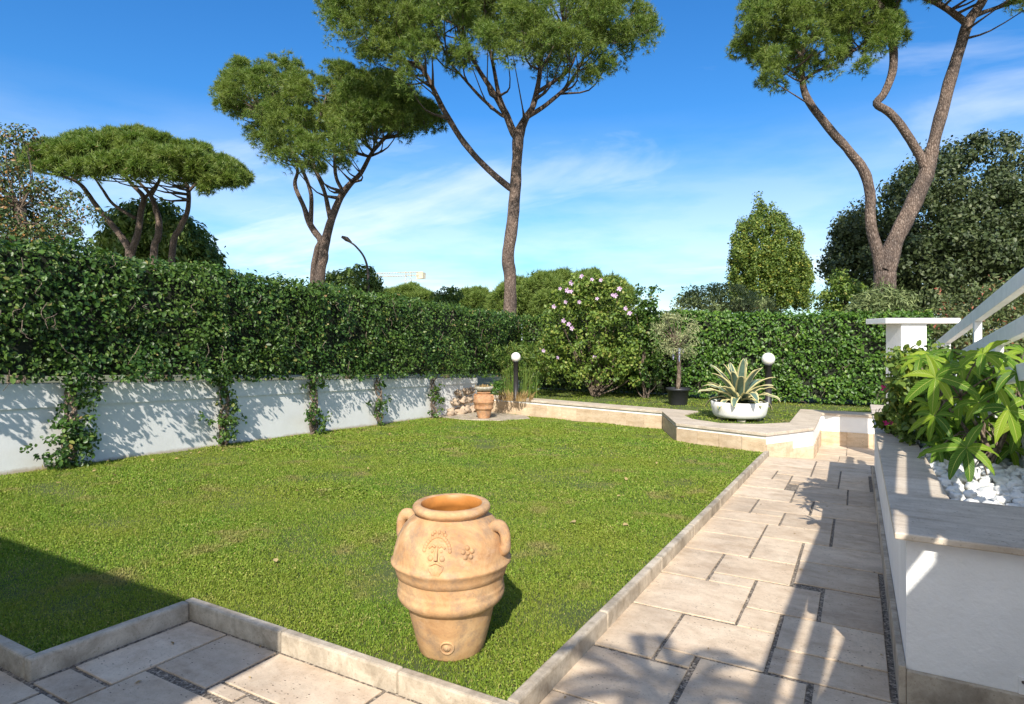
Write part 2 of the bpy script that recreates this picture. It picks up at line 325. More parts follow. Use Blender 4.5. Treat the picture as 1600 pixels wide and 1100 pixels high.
def globe_mat():
    m, nt, n, L, P = nodes('opal_globe'); P.inputs['Base Color'].default_value = (.80, .78, .73, 1); P.inputs['Roughness'].default_value = .25; P.inputs['Subsurface Weight'].default_value = .2; return m
M['globe'] = globe_mat()
M['agave_mid'] = plain('agave_blue_green', (.105, .165, .125), .5, 12, .25, .1, .004); M['agave_edge'] = plain('agave_cream_margin', (.62, .55, .27), .5, 12, .15, .1, .004)
M['cloth'] = plain('blue_white_cloth', (.42, .42, .60), .9, 25, .4, .3, .01)
M['lamp_grey'] = plain('street_lamp_brown', (.075, .055, .045), .6, 8, .3, .1, .01)
M['crane'] = plain('crane_yellow', (.62, .55, .40), .7, 1, .2, .05, .01)
M['screw'] = plain('rusty_screw', (.10, .08, .07), .6, 30, .3, .1, .002)
def palmate_mat():
    m, nt, n, L, P = nodes('palmate_leaf'); uv = n.new('ShaderNodeUVMap'); s = n.new('ShaderNodeSeparateXYZ'); L.new(uv.outputs[0], s.inputs[0])
    def mt(op, a, b=0):
        q = n.new('ShaderNodeMath'); q.operation = op
        for i, x in enumerate((a, b)):
            if isinstance(x, (int, float)): q.inputs[i].default_value = x
            else: L.new(x, q.inputs[i])
        return q.outputs[0]
    au = mt('ABSOLUTE', mt('SUBTRACT', s.outputs[0], .5)); ph = mt('SINE', mt('MULTIPLY', mt('SUBTRACT', s.outputs[1], mt('MULTIPLY', au, .32)), 84))
    vein = ramp(n, L, ph, [(.6, (0, 0, 0)), (1, (.22, .22, .22))]); mid = ramp(n, L, au, [(.012, (1, 1, 1)), (.035, (0, 0, 0))])
    g = n.new('ShaderNodeNewGeometry'); c = ramp(n, L, g.outputs['Random Per Island'], [(0, (.06, .15, .012)), (.5, (.135, .26, .016)), (1, (.27, .37, .025))])
    c = mixc(n, L, vein, c, (.40, .46, .09)); c = mixc(n, L, mid, c, (.50, .52, .13)); L.new(c, P.inputs['Base Color']); P.inputs['Roughness'].default_value = .42; P.inputs['Specular IOR Level'].default_value = .3
    t = n.new('ShaderNodeBsdfTranslucent'); L.new(mixc(n, L, 1.0, c, (1.1, 1.2, .5), 'MULTIPLY'), t.inputs[0]); bump(n, L, ph, P, .35, .004)
    mx = n.new('ShaderNodeMixShader'); mx.inputs[0].default_value = .35; L.new(P.outputs[0], mx.inputs[1]); L.new(t.outputs[0], mx.inputs[2]); L.new(mx.outputs[0], n['Material Output'].inputs[0]); return m
M['palmate'] = palmate_mat()

# ---------------------------------------------------------------- leaf scattering (numpy)
T_LEAF = (np.array([(0, 0, 0), (.25, .45, .10), (0, 1, -.08), (-.25, .45, .10)]), [(0, 1, 2), (0, 2, 3)])
T_WIDE = (np.array([(0, 0, 0), (.36, .32, .08), (.30, .72, .05), (0, 1, -.06), (-.30, .72, .05), (-.36, .32, .08)]), [(0, 1, 2), (0, 2, 3), (0, 3, 4), (0, 4, 5)])
T_THIN = (np.array([(0, 0, 0), (.10, .5, .03), (0, 1, -.05), (-.10, .5, .03)]), [(0, 1, 2), (0, 2, 3)])
def tuft_template(nb, w, spread, seed):
    r = random.Random(seed); v = []; f = []
    for i in range(nb):
        th = spread*math.sqrt(r.random()); a = r.random()*2*PI
        d = Vector((math.sin(th)*math.cos(a), math.sin(th)*math.sin(a), math.cos(th))); l = r.uniform(.65, 1.05)
        p = d.cross(Vector((r.uniform(-1, 1), r.uniform(-1, 1), r.uniform(-1, 1)))).normalized()*w
        b = len(v); v += [tuple(p), tuple(-p), tuple(d*l)]; f.append((b, b+1, b+2))
    return np.array(v), f
def frames(nrm, droop=.3, jit=.5):
    """rotation per leaf: z = leaf normal, y = leaf axis"""
    N = len(nrm); z = nrm+rng.normal(0, jit, (N, 3)); z /= np.linalg.norm(z, axis=1)[:, None]+1e-9
    y = rng.normal(0, 1, (N, 3)); y[:, 2] -= droop*2; y -= z*(y*z).sum(1)[:, None]; y /= np.linalg.norm(y, axis=1)[:, None]+1e-9
    x = np.cross(y, z); return np.stack([x, y, z], axis=2)
def frames_axis(d, jit=.2):
    """rotation per tuft: z points along d"""
    N = len(d); z = d+rng.normal(0, jit, (N, 3)); z /= np.linalg.norm(z, axis=1)[:, None]+1e-9
    x = rng.normal(0, 1, (N, 3)); x -= z*(x*z).sum(1)[:, None]; x /= np.linalg.norm(x, axis=1)[:, None]+1e-9
    return np.stack([x, np.cross(z, x), z], axis=2)
def scatter_arrays(tpls, pos, rot, size):
    V = []; F = []; n0 = 0; pos = np.asarray(pos); ch = rng.integers(0, len(tpls), len(pos))
    for ti, (tv, tf) in enumerate(tpls):
        s = ch == ti; p = pos[s]
        if not len(p): continue
        v = np.einsum('nij,kj->nki', rot[s], tv)*size[s][:, None, None]+p[:, None, :]
        f = np.array(tf)[None]+(np.arange(len(p))*len(tv))[:, None, None]+n0
        V.append(v.reshape(-1, 3)); F.append(f.reshape(-1, 3)); n0 += v.shape[0]*v.shape[1]
    return np.concatenate(V), np.concatenate(F)
def tri_mesh(name, parts, mats, parent=None, smooth=False):
    """parts: list of (V, F, material index)"""
    n0 = 0; V = []; F = []; MI = []
    for v, f, mi in parts:
        V.append(v); F.append(f+n0); MI.append(np.full(len(f), mi, np.int32)); n0 += len(v)
    V = np.concatenate(V).astype(np.float32); F = np.concatenate(F).astype(np.int32); MI = np.concatenate(MI)
    me = bpy.data.meshes.new(name); me.vertices.add(len(V)); me.vertices.foreach_set('co', V.ravel())
    me.loops.add(F.size); me.loops.foreach_set('vertex_index', F.ravel())
    me.polygons.add(len(F)); me.polygons.foreach_set('loop_start', np.arange(len(F), dtype=np.int32)*3)
    for m in mats: me.materials.append(m)
    me.polygons.foreach_set('material_index', MI)
    me.update(calc_edges=True); me.validate()
    return link(name, me, parent)
def fbm(p, s): return noise.fractal(Vector((p[0]*s, p[1]*s, p[2]*s)), 1.0, 2.0, 3)

# ---------------------------------------------------------------- trees
PT = [tuft_template(16, .038, 1.2, s) for s in range(5)]
PTF = [tuft_template(12, .06, 1.25, s+20) for s in range(4)]
def crown_points(Z, top, bot, depth, n, bias=.6, sep=0):
    """clump centres between the top and bottom outline of a crown, spread in depth"""
    tx, ty = zip(*top); bx, by = zip(*bot); x0 = max(tx[0], bx[0]); x1 = min(tx[-1], bx[-1]); out = []
    xc = (x0+x1)/2; hw = (x1-x0)/2; tries = 0
    while len(out) < n and tries < n*30:
        tries += 1
        x = random.uniform(x0, x1); u = (x-xc)/hw; d = random.uniform(-1, 1)
        if u*u+d*d > 1.04: continue
        yt = np.interp(x, tx, ty); yb = np.interp(x, bx, by); k = math.sqrt(max(0.05, 1-d*d*.9))
        ym = yb+(yt-yb)*k; v = random.random()**bias; y = yb*(1-.12*0)+(ym-yb)*v
        p = at(x, y, Z+d*depth)
        if sep and any(abs(p[0]-q[0]) < sep and abs(p[1]-q[1]) < sep and abs(p[2]-q[2]) < sep for q in out) and random.random() < .75: continue
        out.append(p)
    return np.array(out)
def puffs(cent, rad, per, flat=.7, up=.35, shell=.55):
    """needle tufts or leaves on and in clumps round each centre -> positions, outward directions"""
    P = []; Dv = []
    for c in cent:
        r = rad*random.uniform(.65, 1.25); k = int(per*random.uniform(.7, 1.3))
        d = rng.normal(0, 1, (k, 3)); d[:, 2] += up; d /= np.linalg.norm(d, axis=1)[:, None]
        q = r*(shell+(1-shell)*rng.random(k))
        p = d*q[:, None]; p[:, 2] *= flat; P.append(c+p); Dv.append(d)
    return np.concatenate(P), np.concatenate(Dv)
def limb_mesh(limbs, Z, mat, root, ntwig=0, cent=None, twr=.035, seg=10, name='trunk'):
    mb = MB(); pts_all = []
    for li, lb in enumerate(limbs):
        pts = []; rad = []
        for q in lb:
            px, py, w = q[:3]; dz = q[3] if len(q) > 3 else 0
            pts.append(at(px, py, Z+dz)); rad.append(w*(.78 if Z > 25 and Z < 35 else .94)*(Z+dz)/965/2)
        mb.tube(pts, rad, seg, 0, True, .16, li*1.7, 5); sp, sr = smooth_line(pts, rad, 4)
        pts_all += [(p, r) for p, r in zip(sp[len(sp)//3:], sr[len(sp)//3:])]
    if ntwig and cent is not None:
        A = np.array([p for p, r in pts_all])
        for c in random.sample(list(cent), min(ntwig, len(cent))):
            dd = np.linalg.norm(A-c, axis=1)+np.maximum(0, A[:, 2]-c[2])*2; i = int(np.argmin(dd)); a = A[i]; ln = np.linalg.norm(c-a)
            if ln > 5 or ln < .2: continue
            m = (a+c)/2+np.array([random.uniform(-.12, .12), random.uniform(-.12, .12), -.08])*ln
            mb.tube([a, m, c], [min(pts_all[i][1]*.7, twr*(.6+ln*.35)), twr*.6, twr*.25], 5, 0, False, 0, 0, 3)
    return mb.build(name, mat, root)
def tree(name, label, cat, Z, limbs, top, bot, depth, npuff, prad, per, size, leafmat, barkmat, tpls, kind='tuft', ntwig=60,
         bias=.6, flat=.7, up=.35, twr=.035, group=None, extra=None, droop=.3, jit=.5, gz=-1.0, shell=.5):
    px, py, w = limbs[0][0][:3]; b = at(px, py, Z); root = empty(name, (b[0], b[1], gz), label, cat, group)
    cent = crown_points(Z, top, bot, depth, npuff, bias)
    if extra is not None: cent = np.concatenate([cent, extra])
    limbs = [list(l) for l in limbs]
    limb_mesh(limbs, Z, barkmat, root, ntwig, cent, twr)
    P, Dv = puffs(cent, prad, per, flat, up, shell); s = size*rng.uniform(.7, 1.25, len(P))
    rot = frames_axis(Dv, .35) if kind == 'tuft' else frames(Dv, droop, jit)
    V, F = scatter_arrays(tpls, P, rot, s); tri_mesh('crown', [(V, F, 0)], [leafmat], root)
    return root
def ground_limb(px, Z, w, ytop, gz=-1.0):
    """first trunk section reaching down to the ground"""
    yg = 530+(EYE-gz)*965/Z; return (px, yg, w)

# --- umbrella pine behind the left hedge (several leaning stems)
tree('umbrella_pine', 'broad flat-topped pine with several slender leaning stems, farthest left above the hedge', 'pine tree', 34,
     [[ground_limb(200, 34, 22, 0), (203, 405, 18), (203, 390, 16), (188, 368, 12), (169, 344, 11), (153, 325, 10), (139, 305, 9), (123, 286, 7), (95, 274, 5)],
      [(203, 400, 15), (215, 365, 13), (219.5, 333, 12), (224, 308, 10), (207, 289, 7), (196, 275, 5)],
      [(224, 312, 7), (237, 298, 6), (248, 284, 5)],
      [ground_limb(238, 34, 17, 0), (240, 404, 14), (247, 371, 13), (248, 344, 12), (241, 319, 10), (234, 303, 8), (218, 286, 6)], [(236, 306, 7), (248, 284, 6), (252, 268, 4)],
      [ground_limb(262, 34, 16, 0), (269, 398, 12), (281, 357, 11), (293, 330, 9), (294.5, 297, 8), (289, 284, 6), (280, 268, 4)],
      [(211, 341, 7), (177, 319, 6), (161, 297, 5), (150, 281, 4)], [(294, 300, 6), (310, 285, 5), (335, 280, 3)]],
     [(36, 252), (45, 238), (70, 224), (120, 216), (160, 210), (200, 208), (225, 207), (260, 212), (290, 221), (320, 232), (350, 250), (370, 262), (383, 278)],
     [(36, 262), (60, 270), (90, 276), (120, 280), (150, 276), (180, 272), (210, 278), (240, 282), (270, 280), (300, 292), (330, 304), (350, 300), (370, 292), (383, 282)],
     5.2, 420, .50, 62, .30, M['pine'], M['pine_bark'], PTF, ntwig=110, bias=.5, flat=.75, up=.8, twr=.05)
# --- second pine, forked low
tree('umbrella_pine', 'round-headed forked pine left of centre, its trunk rising beside the street lamp', 'pine tree', 26,
     [[ground_limb(495, 26, 26, 0), (499, 447, 21), (505, 403, 19), (507, 384, 19), (518, 342, 15), (537, 300, 13), (564, 270, 9), (583, 236, 8), (618, 201, 6), (644, 192, 4), (668, 186, 3)],
      [ground_limb(484, 26, 15, 0), (488, 445, 12), (493.6, 396, 11), (500, 378, 10)],
      [(503, 382, 14), (499, 372, 14), (484, 350, 13), (474.6, 323, 9), (461, 289, 8), (465, 266, 6), (455, 240, 4)],
      [(485, 350, 10), (486, 304, 8), (472.6, 266, 7), (453.6, 228, 5), (438, 205, 4), (420, 180, 3)],
      [(516, 342, 10), (507, 300, 8), (492, 262, 8), (484, 232, 7), (499, 186, 5), (510, 150, 3)],
      [(536, 300, 8), (524, 270, 7), (524, 205, 6), (522, 160, 4)], [(583, 237, 5), (572, 220, 4), (570, 190, 3)], [(484, 232, 5), (460, 200, 4), (440, 160, 3)]],
     [(342, 158), (347, 128), (362, 106), (390, 97), (420, 93), (450, 94), (480, 98), (500, 93), (530, 101), (560, 108), (600, 114), (640, 138), (670, 165), (690, 195)],
     [(342, 165), (352, 180), (375, 196), (390, 240), (405, 250), (420, 258), (450, 270), (480, 272), (510, 276), (540, 268), (560, 250), (568, 228), (600, 218), (640, 216), (670, 210), (690, 204)],
     4.6, 430, .42, 62, .21, M['pine'], M['pine_bark'], PT, ntwig=200, bias=.55, flat=.8, up=.7, twr=.045)
# --- tall central pine
tree('umbrella_pine', 'tallest pine at the centre, a single straight trunk with one long limb reaching left', 'pine tree', 22,
     [[ground_limb(795, 22, 30, 0), (796, 498, 22), (797, 432, 21), (793.6, 400, 21), (800.5, 354, 20), (805, 291, 19), (808, 245, 17), (811, 209, 19), (823, 182, 11), (832, 168, 10), (839, 141, 9), (844, 109, 7), (848, 60, 4)],
      [(803, 296, 12), (796, 293, 11), (762, 264, 10), (725, 223, 10), (694, 173, 9), (671, 127, 8), (648, 91, 7), (616, 59, 5), (580, 30, 3)],
      [(809, 214, 14), (803, 209, 12), (789, 177, 10), (771, 145, 9), (748, 109, 7), (734, 82, 5), (715, 40, 3)],
      [(803, 205, 10), (794, 182, 8), (780, 150, 7), (771, 104, 6), (762, 59, 4), (755, 0, 3)],
      [(790, 182, 5), (782, 179, 5), (753, 154, 5), (725, 123, 4), (700, 95, 3)],
      [(824, 183, 8), (853, 164, 7), (880, 141, 6), (898, 118, 5), (912, 91, 4), (930, 60, 3)], [(838, 145, 7), (866, 127, 6), (890, 108, 4), (905, 70, 3)], [(844, 110, 5), (862, 80, 4), (880, 40, 3)]],
     [(503, 5), (512, -30), (560, -80), (650, -118), (760, -130), (870, -112), (950, -60), (995, -5), (1016, 45)],
     [(503, 12), (525, 70), (571, 92), (598, 130), (625, 140), (662, 120), (690, 110), (716, 128), (734, 104), (798, 118), (840, 130), (866, 142), (898, 154), (925, 158), (942, 132), (962, 110), (990, 90), (1016, 70)],
     4.6, 640, .43, 62, .19, M['pine'], M['pine_bark_red'], PT, ntwig=260, bias=.58, flat=.85, up=.6, twr=.042)
# --- right pine
tree('umbrella_pine', 'big pine at the right splitting into three bent stems, one with a sharp elbow', 'pine tree', 16.5,
     [[ground_limb(1384, 16.5, 44, 0), (1382, 450, 33), (1384, 423, 34), (1395, 382, 27), (1418, 336, 26), (1443, 282, 25), (1452, 254, 22), (1459, 223, 19), (1477, 154, 19), (1495, 91, 17), (1513, 36, 16), (1536, 0, 13), (1560, -50, 9)],
      [(1378, 425, 24), (1373, 400, 20), (1361, 354, 17), (1359, 300, 16), (1348, 264, 16), (1323, 232, 14), (1295, 200, 13), (1264, 159, 12), (1254, 127, 10), (1254, 82, 6), (1262, 30, 4)],
      [(1451, 280, 16), (1447, 266, 15), (1436, 241, 14), (1413, 204, 14), (1391, 177, 13), (1370, 162, 13), (1382, 145, 12), (1395, 109, 13), (1395, 68, 12), (1388, 27, 12), (1368, 0, 10), (1350, -40, 7)],
      [(1393, 44, 9), (1384, 41, 8), (1327, 34, 7), (1291, 18, 6), (1268, 0, 5), (1240, -20, 3)], [(1390, 30, 7), (1405, 0, 6), (1420, -40, 4)],
      [(1256, 125, 7), (1275, 112, 5), (1304, 100, 5), (1341, 73, 3)], [(1254, 125, 6), (1236, 109, 5), (1205, 92, 3)], [(1254, 90, 5), (1230, 60, 4), (1205, 30, 3)],
      [(1512, 40, 12), (1500, 28, 11), (1464, 5, 9), (1425, -10, 6)], [(1522, 25, 9), (1540, 18, 7), (1573, 7, 6), (1620, -8, 4)]],
     [(1150, 78), (1165, 20), (1180, -40), (1240, -70), (1300, -80), (1360, -60), (1395, 10), (1410, 55)],
     [(1150, 96), (1190, 136), (1220, 143), (1250, 130), (1280, 120), (1320, 122), (1350, 115), (1370, 100), (1380, 74), (1410, 66)],
     1.9, 230, .30, 60, .15, M['pine'], M['pine_bark_red'], PT, ntwig=170, bias=.68, flat=.8, up=.5, twr=.034,
     extra=np.concatenate([crown_points(16.5, [(1400, -60), (1480, -150), (1580, -160), (1680, -60)], [(1400, -8), (1450, 2), (1500, -25), (1560, -20), (1600, 18), (1640, 25), (1680, 0)], 2.2, 170, .7),
                           crown_points(16.5, [(1240, -60), (1300, -130), (1400, -120), (1470, -50)], [(1240, -20), (1300, -30), (1380, -35), (1420, -8), (1470, -2)], 2.0, 110, .7)]))
# --- far pine crowns seen over the back hedge
def bushy(name, label, cat, Z, px, top, bot, depth, npuff, prad, per, size, lm, bm, tpls, kind='leaf', group=None, w=None, **k):
    w = w or .5*965/Z
    yb = np.interp(px, [b[0] for b in bot], [b[1] for b in bot]); yt = np.interp(px, [b[0] for b in top], [b[1] for b in top]); ym = (yb+yt)/2
    lim = [[ground_limb(px, Z, w, 0), (px, yb+2, w*.8), (px+2, ym, w*.4)]]
    return tree(name, label, cat, Z, lim, top, bot, depth, npuff, prad, per, size, lm, bm, tpls, kind, group=group, **k)
G = 'low pine crowns beyond the back hedge'
bushy('umbrella_pine', 'wide low pine crown just right of the central trunk, beyond the hibiscus', 'pine tree', 50, 880,
      [(772, 468), (790, 452), (830, 438), (880, 429), (930, 427), (960, 436), (983, 456)], [(772, 490), (850, 505), (930, 505), (983, 490)], 5.5, 330, .75, 60, .45, M['pine_far'], M['pine_bark'], PTF, 'tuft', G, ntwig=10, flat=.8, up=.6)
bushy('umbrella_pine', 'small dome of a distant pine between the street lamp and the central trunk', 'pine tree', 60, 636,
      [(596, 466), (615, 453), (640, 449), (660, 454), (676, 468)], [(596, 482), (676, 482)], 2.5, 100, .6, 50, .5, M['pine_far'], M['pine_bark'], PTF, 'tuft', G, ntwig=6, flat=.8, up=.6)
bushy('umbrella_pine', 'small distant pine dome touching the left side of the central trunk', 'pine tree', 62, 735,
      [(702, 470), (720, 457), (740, 453), (765, 462), (775, 472)], [(702, 486), (775, 486)], 2.5, 90, .6, 50, .5, M['pine_far'], M['pine_bark'], PTF, 'tuft', G, ntwig=6, flat=.8, up=.6)
bushy('leafy_tree', 'small dark leafy treetop between two distant pine domes', 'tree', 34, 698, [(676, 462), (690, 449), (706, 446), (720, 458)], [(676, 485), (720, 485)], .9, 26, .4, 60, .2, M['pinnate'], M['bark'], [T_LEAF], ntwig=5)
bushy('leafy_tree', 'dark feathery tree behind the foot of the street lamp', 'tree', 31, 545,
      [(506, 440), (520, 424), (545, 417), (575, 420), (592, 438)], [(506, 475), (592, 475)], 1.5, 75, .42, 70, .2, M['pinnate'], M['bark'], [T_THIN, T_LEAF], ntwig=12)
bushy('leafy_tree', 'dense green tree with drooping feathery leaves behind the left pine stems', 'tree', 41, 245,
      [(152, 375), (170, 345), (195, 320), (225, 312), (255, 315), (285, 335), (310, 360), (325, 385), (340, 412)], [(152, 440), (340, 440)], 3.8, 300, .8, 65, .42, M['pinnate'], M['bark'], [T_THIN, T_LEAF], ntwig=20, droop=.8, up=.2)
bushy('poplar_tree', 'yellow-green pointed poplar standing alone right of centre', 'tree', 38, 1205,
      [(1140, 420), (1147, 372), (1158, 345), (1166, 345), (1172, 325), (1186, 312), (1193, 322), (1202, 316), (1212, 330), (1226, 338), (1236, 356), (1246, 362), (1258, 395), (1270, 410)], [(1140, 478), (1270, 478)], 2.4, 560, .33, 120, .13, M['poplar'], M['bark'], [T_LEAF, T_WIDE], ntwig=25, flat=1.9, bias=.9, up=.3, droop=.1, shell=.3)
bushy('olive_bush', 'grey-green bushy tree in front of the poplar, above the right hedge', 'tree', 24, 1125,
      [(1052, 478), (1068, 458), (1100, 446), (1140, 446), (1180, 455), (1215, 470)], [(1052, 500), (1215, 500)], 1.6, 120, .36, 70, .13, M['greybush'], M['bark'], [T_THIN, T_LEAF], ntwig=20)
bushy('holm_oak', 'huge dark evergreen oak filling the right edge behind the bent pine', 'tree', 27, 1480,
      [(1297, 412), (1310, 370), (1330, 330), (1370, 312), (1385, 290), (1414, 245), (1450, 228), (1486, 218), (1530, 216), (1568, 210), (1620, 208), (1700, 225), (1760, 270)],
      [(1297, 425), (1330, 460), (1380, 480), (1450, 500), (1600, 500), (1760, 500)], 5.0, 560, .78, 230, .15, M['oak'], M['bark'], [T_WIDE, T_LEAF], ntwig=60, bias=.85, flat=.85, shell=.3)
bushy('round_shrub', 'pale yellow-green shrub left of the bent pine trunk', 'shrub', 21, 1318, [(1280, 455), (1298, 432), (1325, 426), (1350, 440)], [(1280, 500), (1350, 500)], 1.0, 55, .34, 70, .12, M['hibiscus'], M['bark'], [T_LEAF], ntwig=8)
bushy('feathery_shrub', 'feathery green shrub sprawling at the foot of the bent pine', 'shrub', 15.2, 1375, [(1330, 478), (1345, 460), (1380, 450), (1410, 452), (1438, 470)], [(1330, 505), (1438, 505)], .7, 70, .28, 70, .15, M['greybush'], M['bark'], [T_THIN], ntwig=8, up=.9)
bushy('oleander_shrub', 'oleander with sparse red flower tips behind the stair rails', 'shrub', 14.5, 1540,
      [(1440, 470), (1460, 448), (1500, 438), (1560, 432), (1620, 430), (1700, 440)], [(1440, 640), (1700, 640)], 1.3, 330, .36, 75, .11, M['oleander'], M['bark'], [T_THIN, T_LEAF], ntwig=20, bias=.9)
bushy('magnolia_tree', 'magnolia with rusty brown leaf backs at the far left edge', 'tree', 13, 30,
      [(-120, 190), (-40, 205), (0, 215), (30, 222), (55, 285), (75, 300), (100, 318), (125, 345)], [(-120, 420), (0, 430), (125, 425)], 1.3, 160, .32, 95, .085, M['magnolia'], M['bark'], [T_LEAF, T_LEAF], ntwig=110, bias=.9, twr=.02, flat=.7,
      extra=np.array([at(x, y, 12.8) for x, y in [(35, 212), (42, 214), (20, 226), (118, 306), (132, 334), (147, 336), (110, 312), (75, 290), (8, 208)]]))

# ---------------------------------------------------------------- ground, lawn, paving
mb = MB(); mb.add([(-400, -200, -1.02), (400, -200, -1.02), (400, 700, -1.02), (-400, 700, -1.02)], [(0, 1, 2, 3)]); tag(mb.build('ground', M['earth']), kind='structure')
KX, KY, KX2, KY2 = -1.28, 2.28, -3.48, 1.46        # outer faces of the lawn kerb
LAWN = [(KX-.06, KY+.06), (KX-.06, 11.2), (-3.0, 11.6), (-3.7, 13.25), (-9.1, 14.3), (-9.1, KY2+.06), (KX2-.06, KY2+.06), (KX2-.06, KY+.06)]
def lawn_z(x, y): return -.03*y+.062+.012*noise.noise(Vector((x*.8, y*.8, 0)))+(.008*noise.noise(Vector((x*3, y*3, 5))))
def inside(x, y, poly):
    c = False; n = len(poly)
    for i in range(n):
        x1, y1 = poly[i]; x2, y2 = poly[(i+1) % n]
        if (y1 > y) != (y2 > y) and x < (x2-x1)*(y-y1)/(y2-y1)+x1: c = not c
    return c
mb = MB(); mb.prism(LAWN, lambda x, y: gp(y)-.3, lambda x, y: -.03*y+.045); tag(mb.build('lawn', M['soil']), kind='structure')
# blades and small clover-like leaves
T_BL = (np.array([(-.5, 0, 0), (.5, 0, 0), (.32, .12, .55), (-.32, .12, .55), (0, .42, 1.0)]), [(0, 1, 2), (0, 2, 3), (3, 2, 4)])
T_CL = (np.array([(0, 0, .35), (.62, .35, .55), (.35, 1.0, .62), (-.35, 1.0, .62), (-.62, .35, .55)]), [(0, 1, 2), (0, 2, 3), (0, 3, 4)])
def grass_field(poly, bounds, zf, dens, name, label, mats, avoid=()):
    parts = []
    for (z0, z1, dn, wd, ht) in dens:
        x0, x1, y0, y1 = bounds; A = (x1-x0)*(y1-y0); n = int(A*dn); P = np.stack([rng.uniform(x0, x1, n), rng.uniform(y0, y1, n)], 1)
        Zc = -P[:, 0]*SN+P[:, 1]*CS; Xc = P[:, 0]*CS+P[:, 1]*SN
        P = P[(Zc >= z0) & (Zc < z1) & (np.abs(Xc) < Zc*.86+.6)]
        P = np.array([p for p in P if inside(p[0], p[1], poly) and not any((p[0]-a)**2+(p[1]-b)**2 < r*r for a, b, r in avoid)])
        if not len(P): continue
        thin = np.array([noise.noise(Vector((p[0]*1.3, p[1]*1.3, 9))) for p in P]); keep = rng.random(len(P)) < .8+thin*.5; P = P[keep]; thin = thin[keep]
        pos = np.array([(x, y, zf(x, y)-.016) for x, y in P]); N = len(pos)
        d = rng.normal(0, .42, (N, 3)); d[:, 2] = 1; rot = frames_axis(d/np.linalg.norm(d, axis=1)[:, None], .05)
        cl = rng.random(N) < .36+thin*.9
        h = ht*rng.uniform(.5, 1.45, N)*(1+.8*thin)*np.where(rng.random(N) < .03, 1.7, 1.0); w = wd*rng.uniform(.7, 1.3, N)
        for sel, (tv, tf), sx, sy, sz in ((~cl, T_BL, w, h*.9, h), (cl, T_CL, w*1.5, w*1.8, h*.9)):
            k = sel.sum(); v = np.repeat(tv[None], k, 0).copy(); v[:, :, 0] *= sx[sel][:, None]; v[:, :, 1] *= sy[sel][:, None]; v[:, :, 2] *= sz[sel][:, None]
            v = np.einsum('nij,nkj->nki', rot[sel], v)+pos[sel][:, None, :]
            f = np.array(tf)[None]+(np.arange(k)*len(tv))[:, None, None]; parts.append((v.reshape(-1, 3), f.reshape(-1, 3), 0))
    o = tri_mesh(name, parts, mats); tag(o, label, 'grass', kind='stuff'); return o
grass_field(LAWN, (-9.1, -1.3, 1.5, 14.3), lawn_z, [(0, 4.2, 27000, .0044, .021), (4.2, 6.5, 19000, .0056, .022), (6.5, 9.5, 10000, .0076, .023), (9.5, 18, 4600, .0115, .024)],
            'lawn_grass', 'short green lawn of fine grass and clover filling the garden', [M['grass']], avoid=[(-1.885, 2.71, .13)])
fp = np.array([(x, y, lawn_z(x, y)+.016) for x, y in [(-9.0+abs(random.gauss(0, .55)), random.uniform(3.5, 13)) for _ in range(70)]+[(random.uniform(-8, -1.6), random.uniform(2.8, 12)) for _ in range(45)]])
V, F = scatter_arrays([T_LEAF, T_WIDE], fp, frames(np.tile([0, 0, 1.], (len(fp), 1)), 0, .3), rng.uniform(.035, .07, len(fp))); tag(tri_mesh('fallen_leaves', [(V, F, 0)], [M['drygrass']]), 'scattered yellow-brown fallen leaves lying on the lawn', 'fallen leaves', kind='stuff')
fp = np.array([(x, y, gp(y)+.006) for x, y in [(random.uniform(-1.26, .15), random.uniform(2.4, 10.5)) for _ in range(16)]+[(random.uniform(-3.4, -1.4), random.uniform(1.5, 2.25)) for _ in range(6)]])
V, F = scatter_arrays([T_LEAF], fp, frames(np.tile([0, 0, 1.], (len(fp), 1)), 0, .2), rng.uniform(.018, .04, len(fp))); tag(tri_mesh('leaf_litter', [(V, F, 0)], [M['drygrass']]), 'few small dry leaf scraps lying on the stone paving', 'leaf litter', kind='stuff')
# kerb stones round the lawn: one run of stone edging
def kerb():
    mb = MB(); t = .06; top = .1
    zt = lambda x, y: gp(y)+top+.004*noise.noise(Vector((x*2.5, y*2.5, 0))); zb = lambda x, y: gp(y)-.05
    def seg(poly):
        mb.prism(poly, zb, zt)
    y = KY+t; L = [1.1, 1.15, 1.05, 1.2, 1.1, 1.0, 1.15, 1.1, 1.1]
    for l in L:
        y2 = min(y+l, 11.02)
        if y2-y < .1: break
        seg([(KX, y+.002), (KX, y2-.002), (KX-t, y2-.002), (KX-t, y+.002)]); y = y2
    seg([(KX, KY), (KX, KY+t-.002), (-1.9, KY+t-.002), (-1.9, KY)]); seg([(-1.904, KY), (-1.904, KY+t), (-2.7, KY+t), (-2.7, KY)]); seg([(-2.704, KY), (-2.704, KY+t), (KX2-t, KY+t), (KX2-t, KY)])
    seg([(KX2, KY-.003), (KX2, KY2), (KX2-t, KY2), (KX2-t, KY-.003)])
    x = KX2-t-.004
    for l in (1.0, 1.1, 1.2, 1.2, 1.1): seg([(x, KY2), (x, KY2+t), (x-l+.004, KY2+t), (x-l+.004, KY2)]); x -= l
    o = mb.build('kerb', M['kerb'], bevel=.012); tag(o, kind='structure')
kerb()
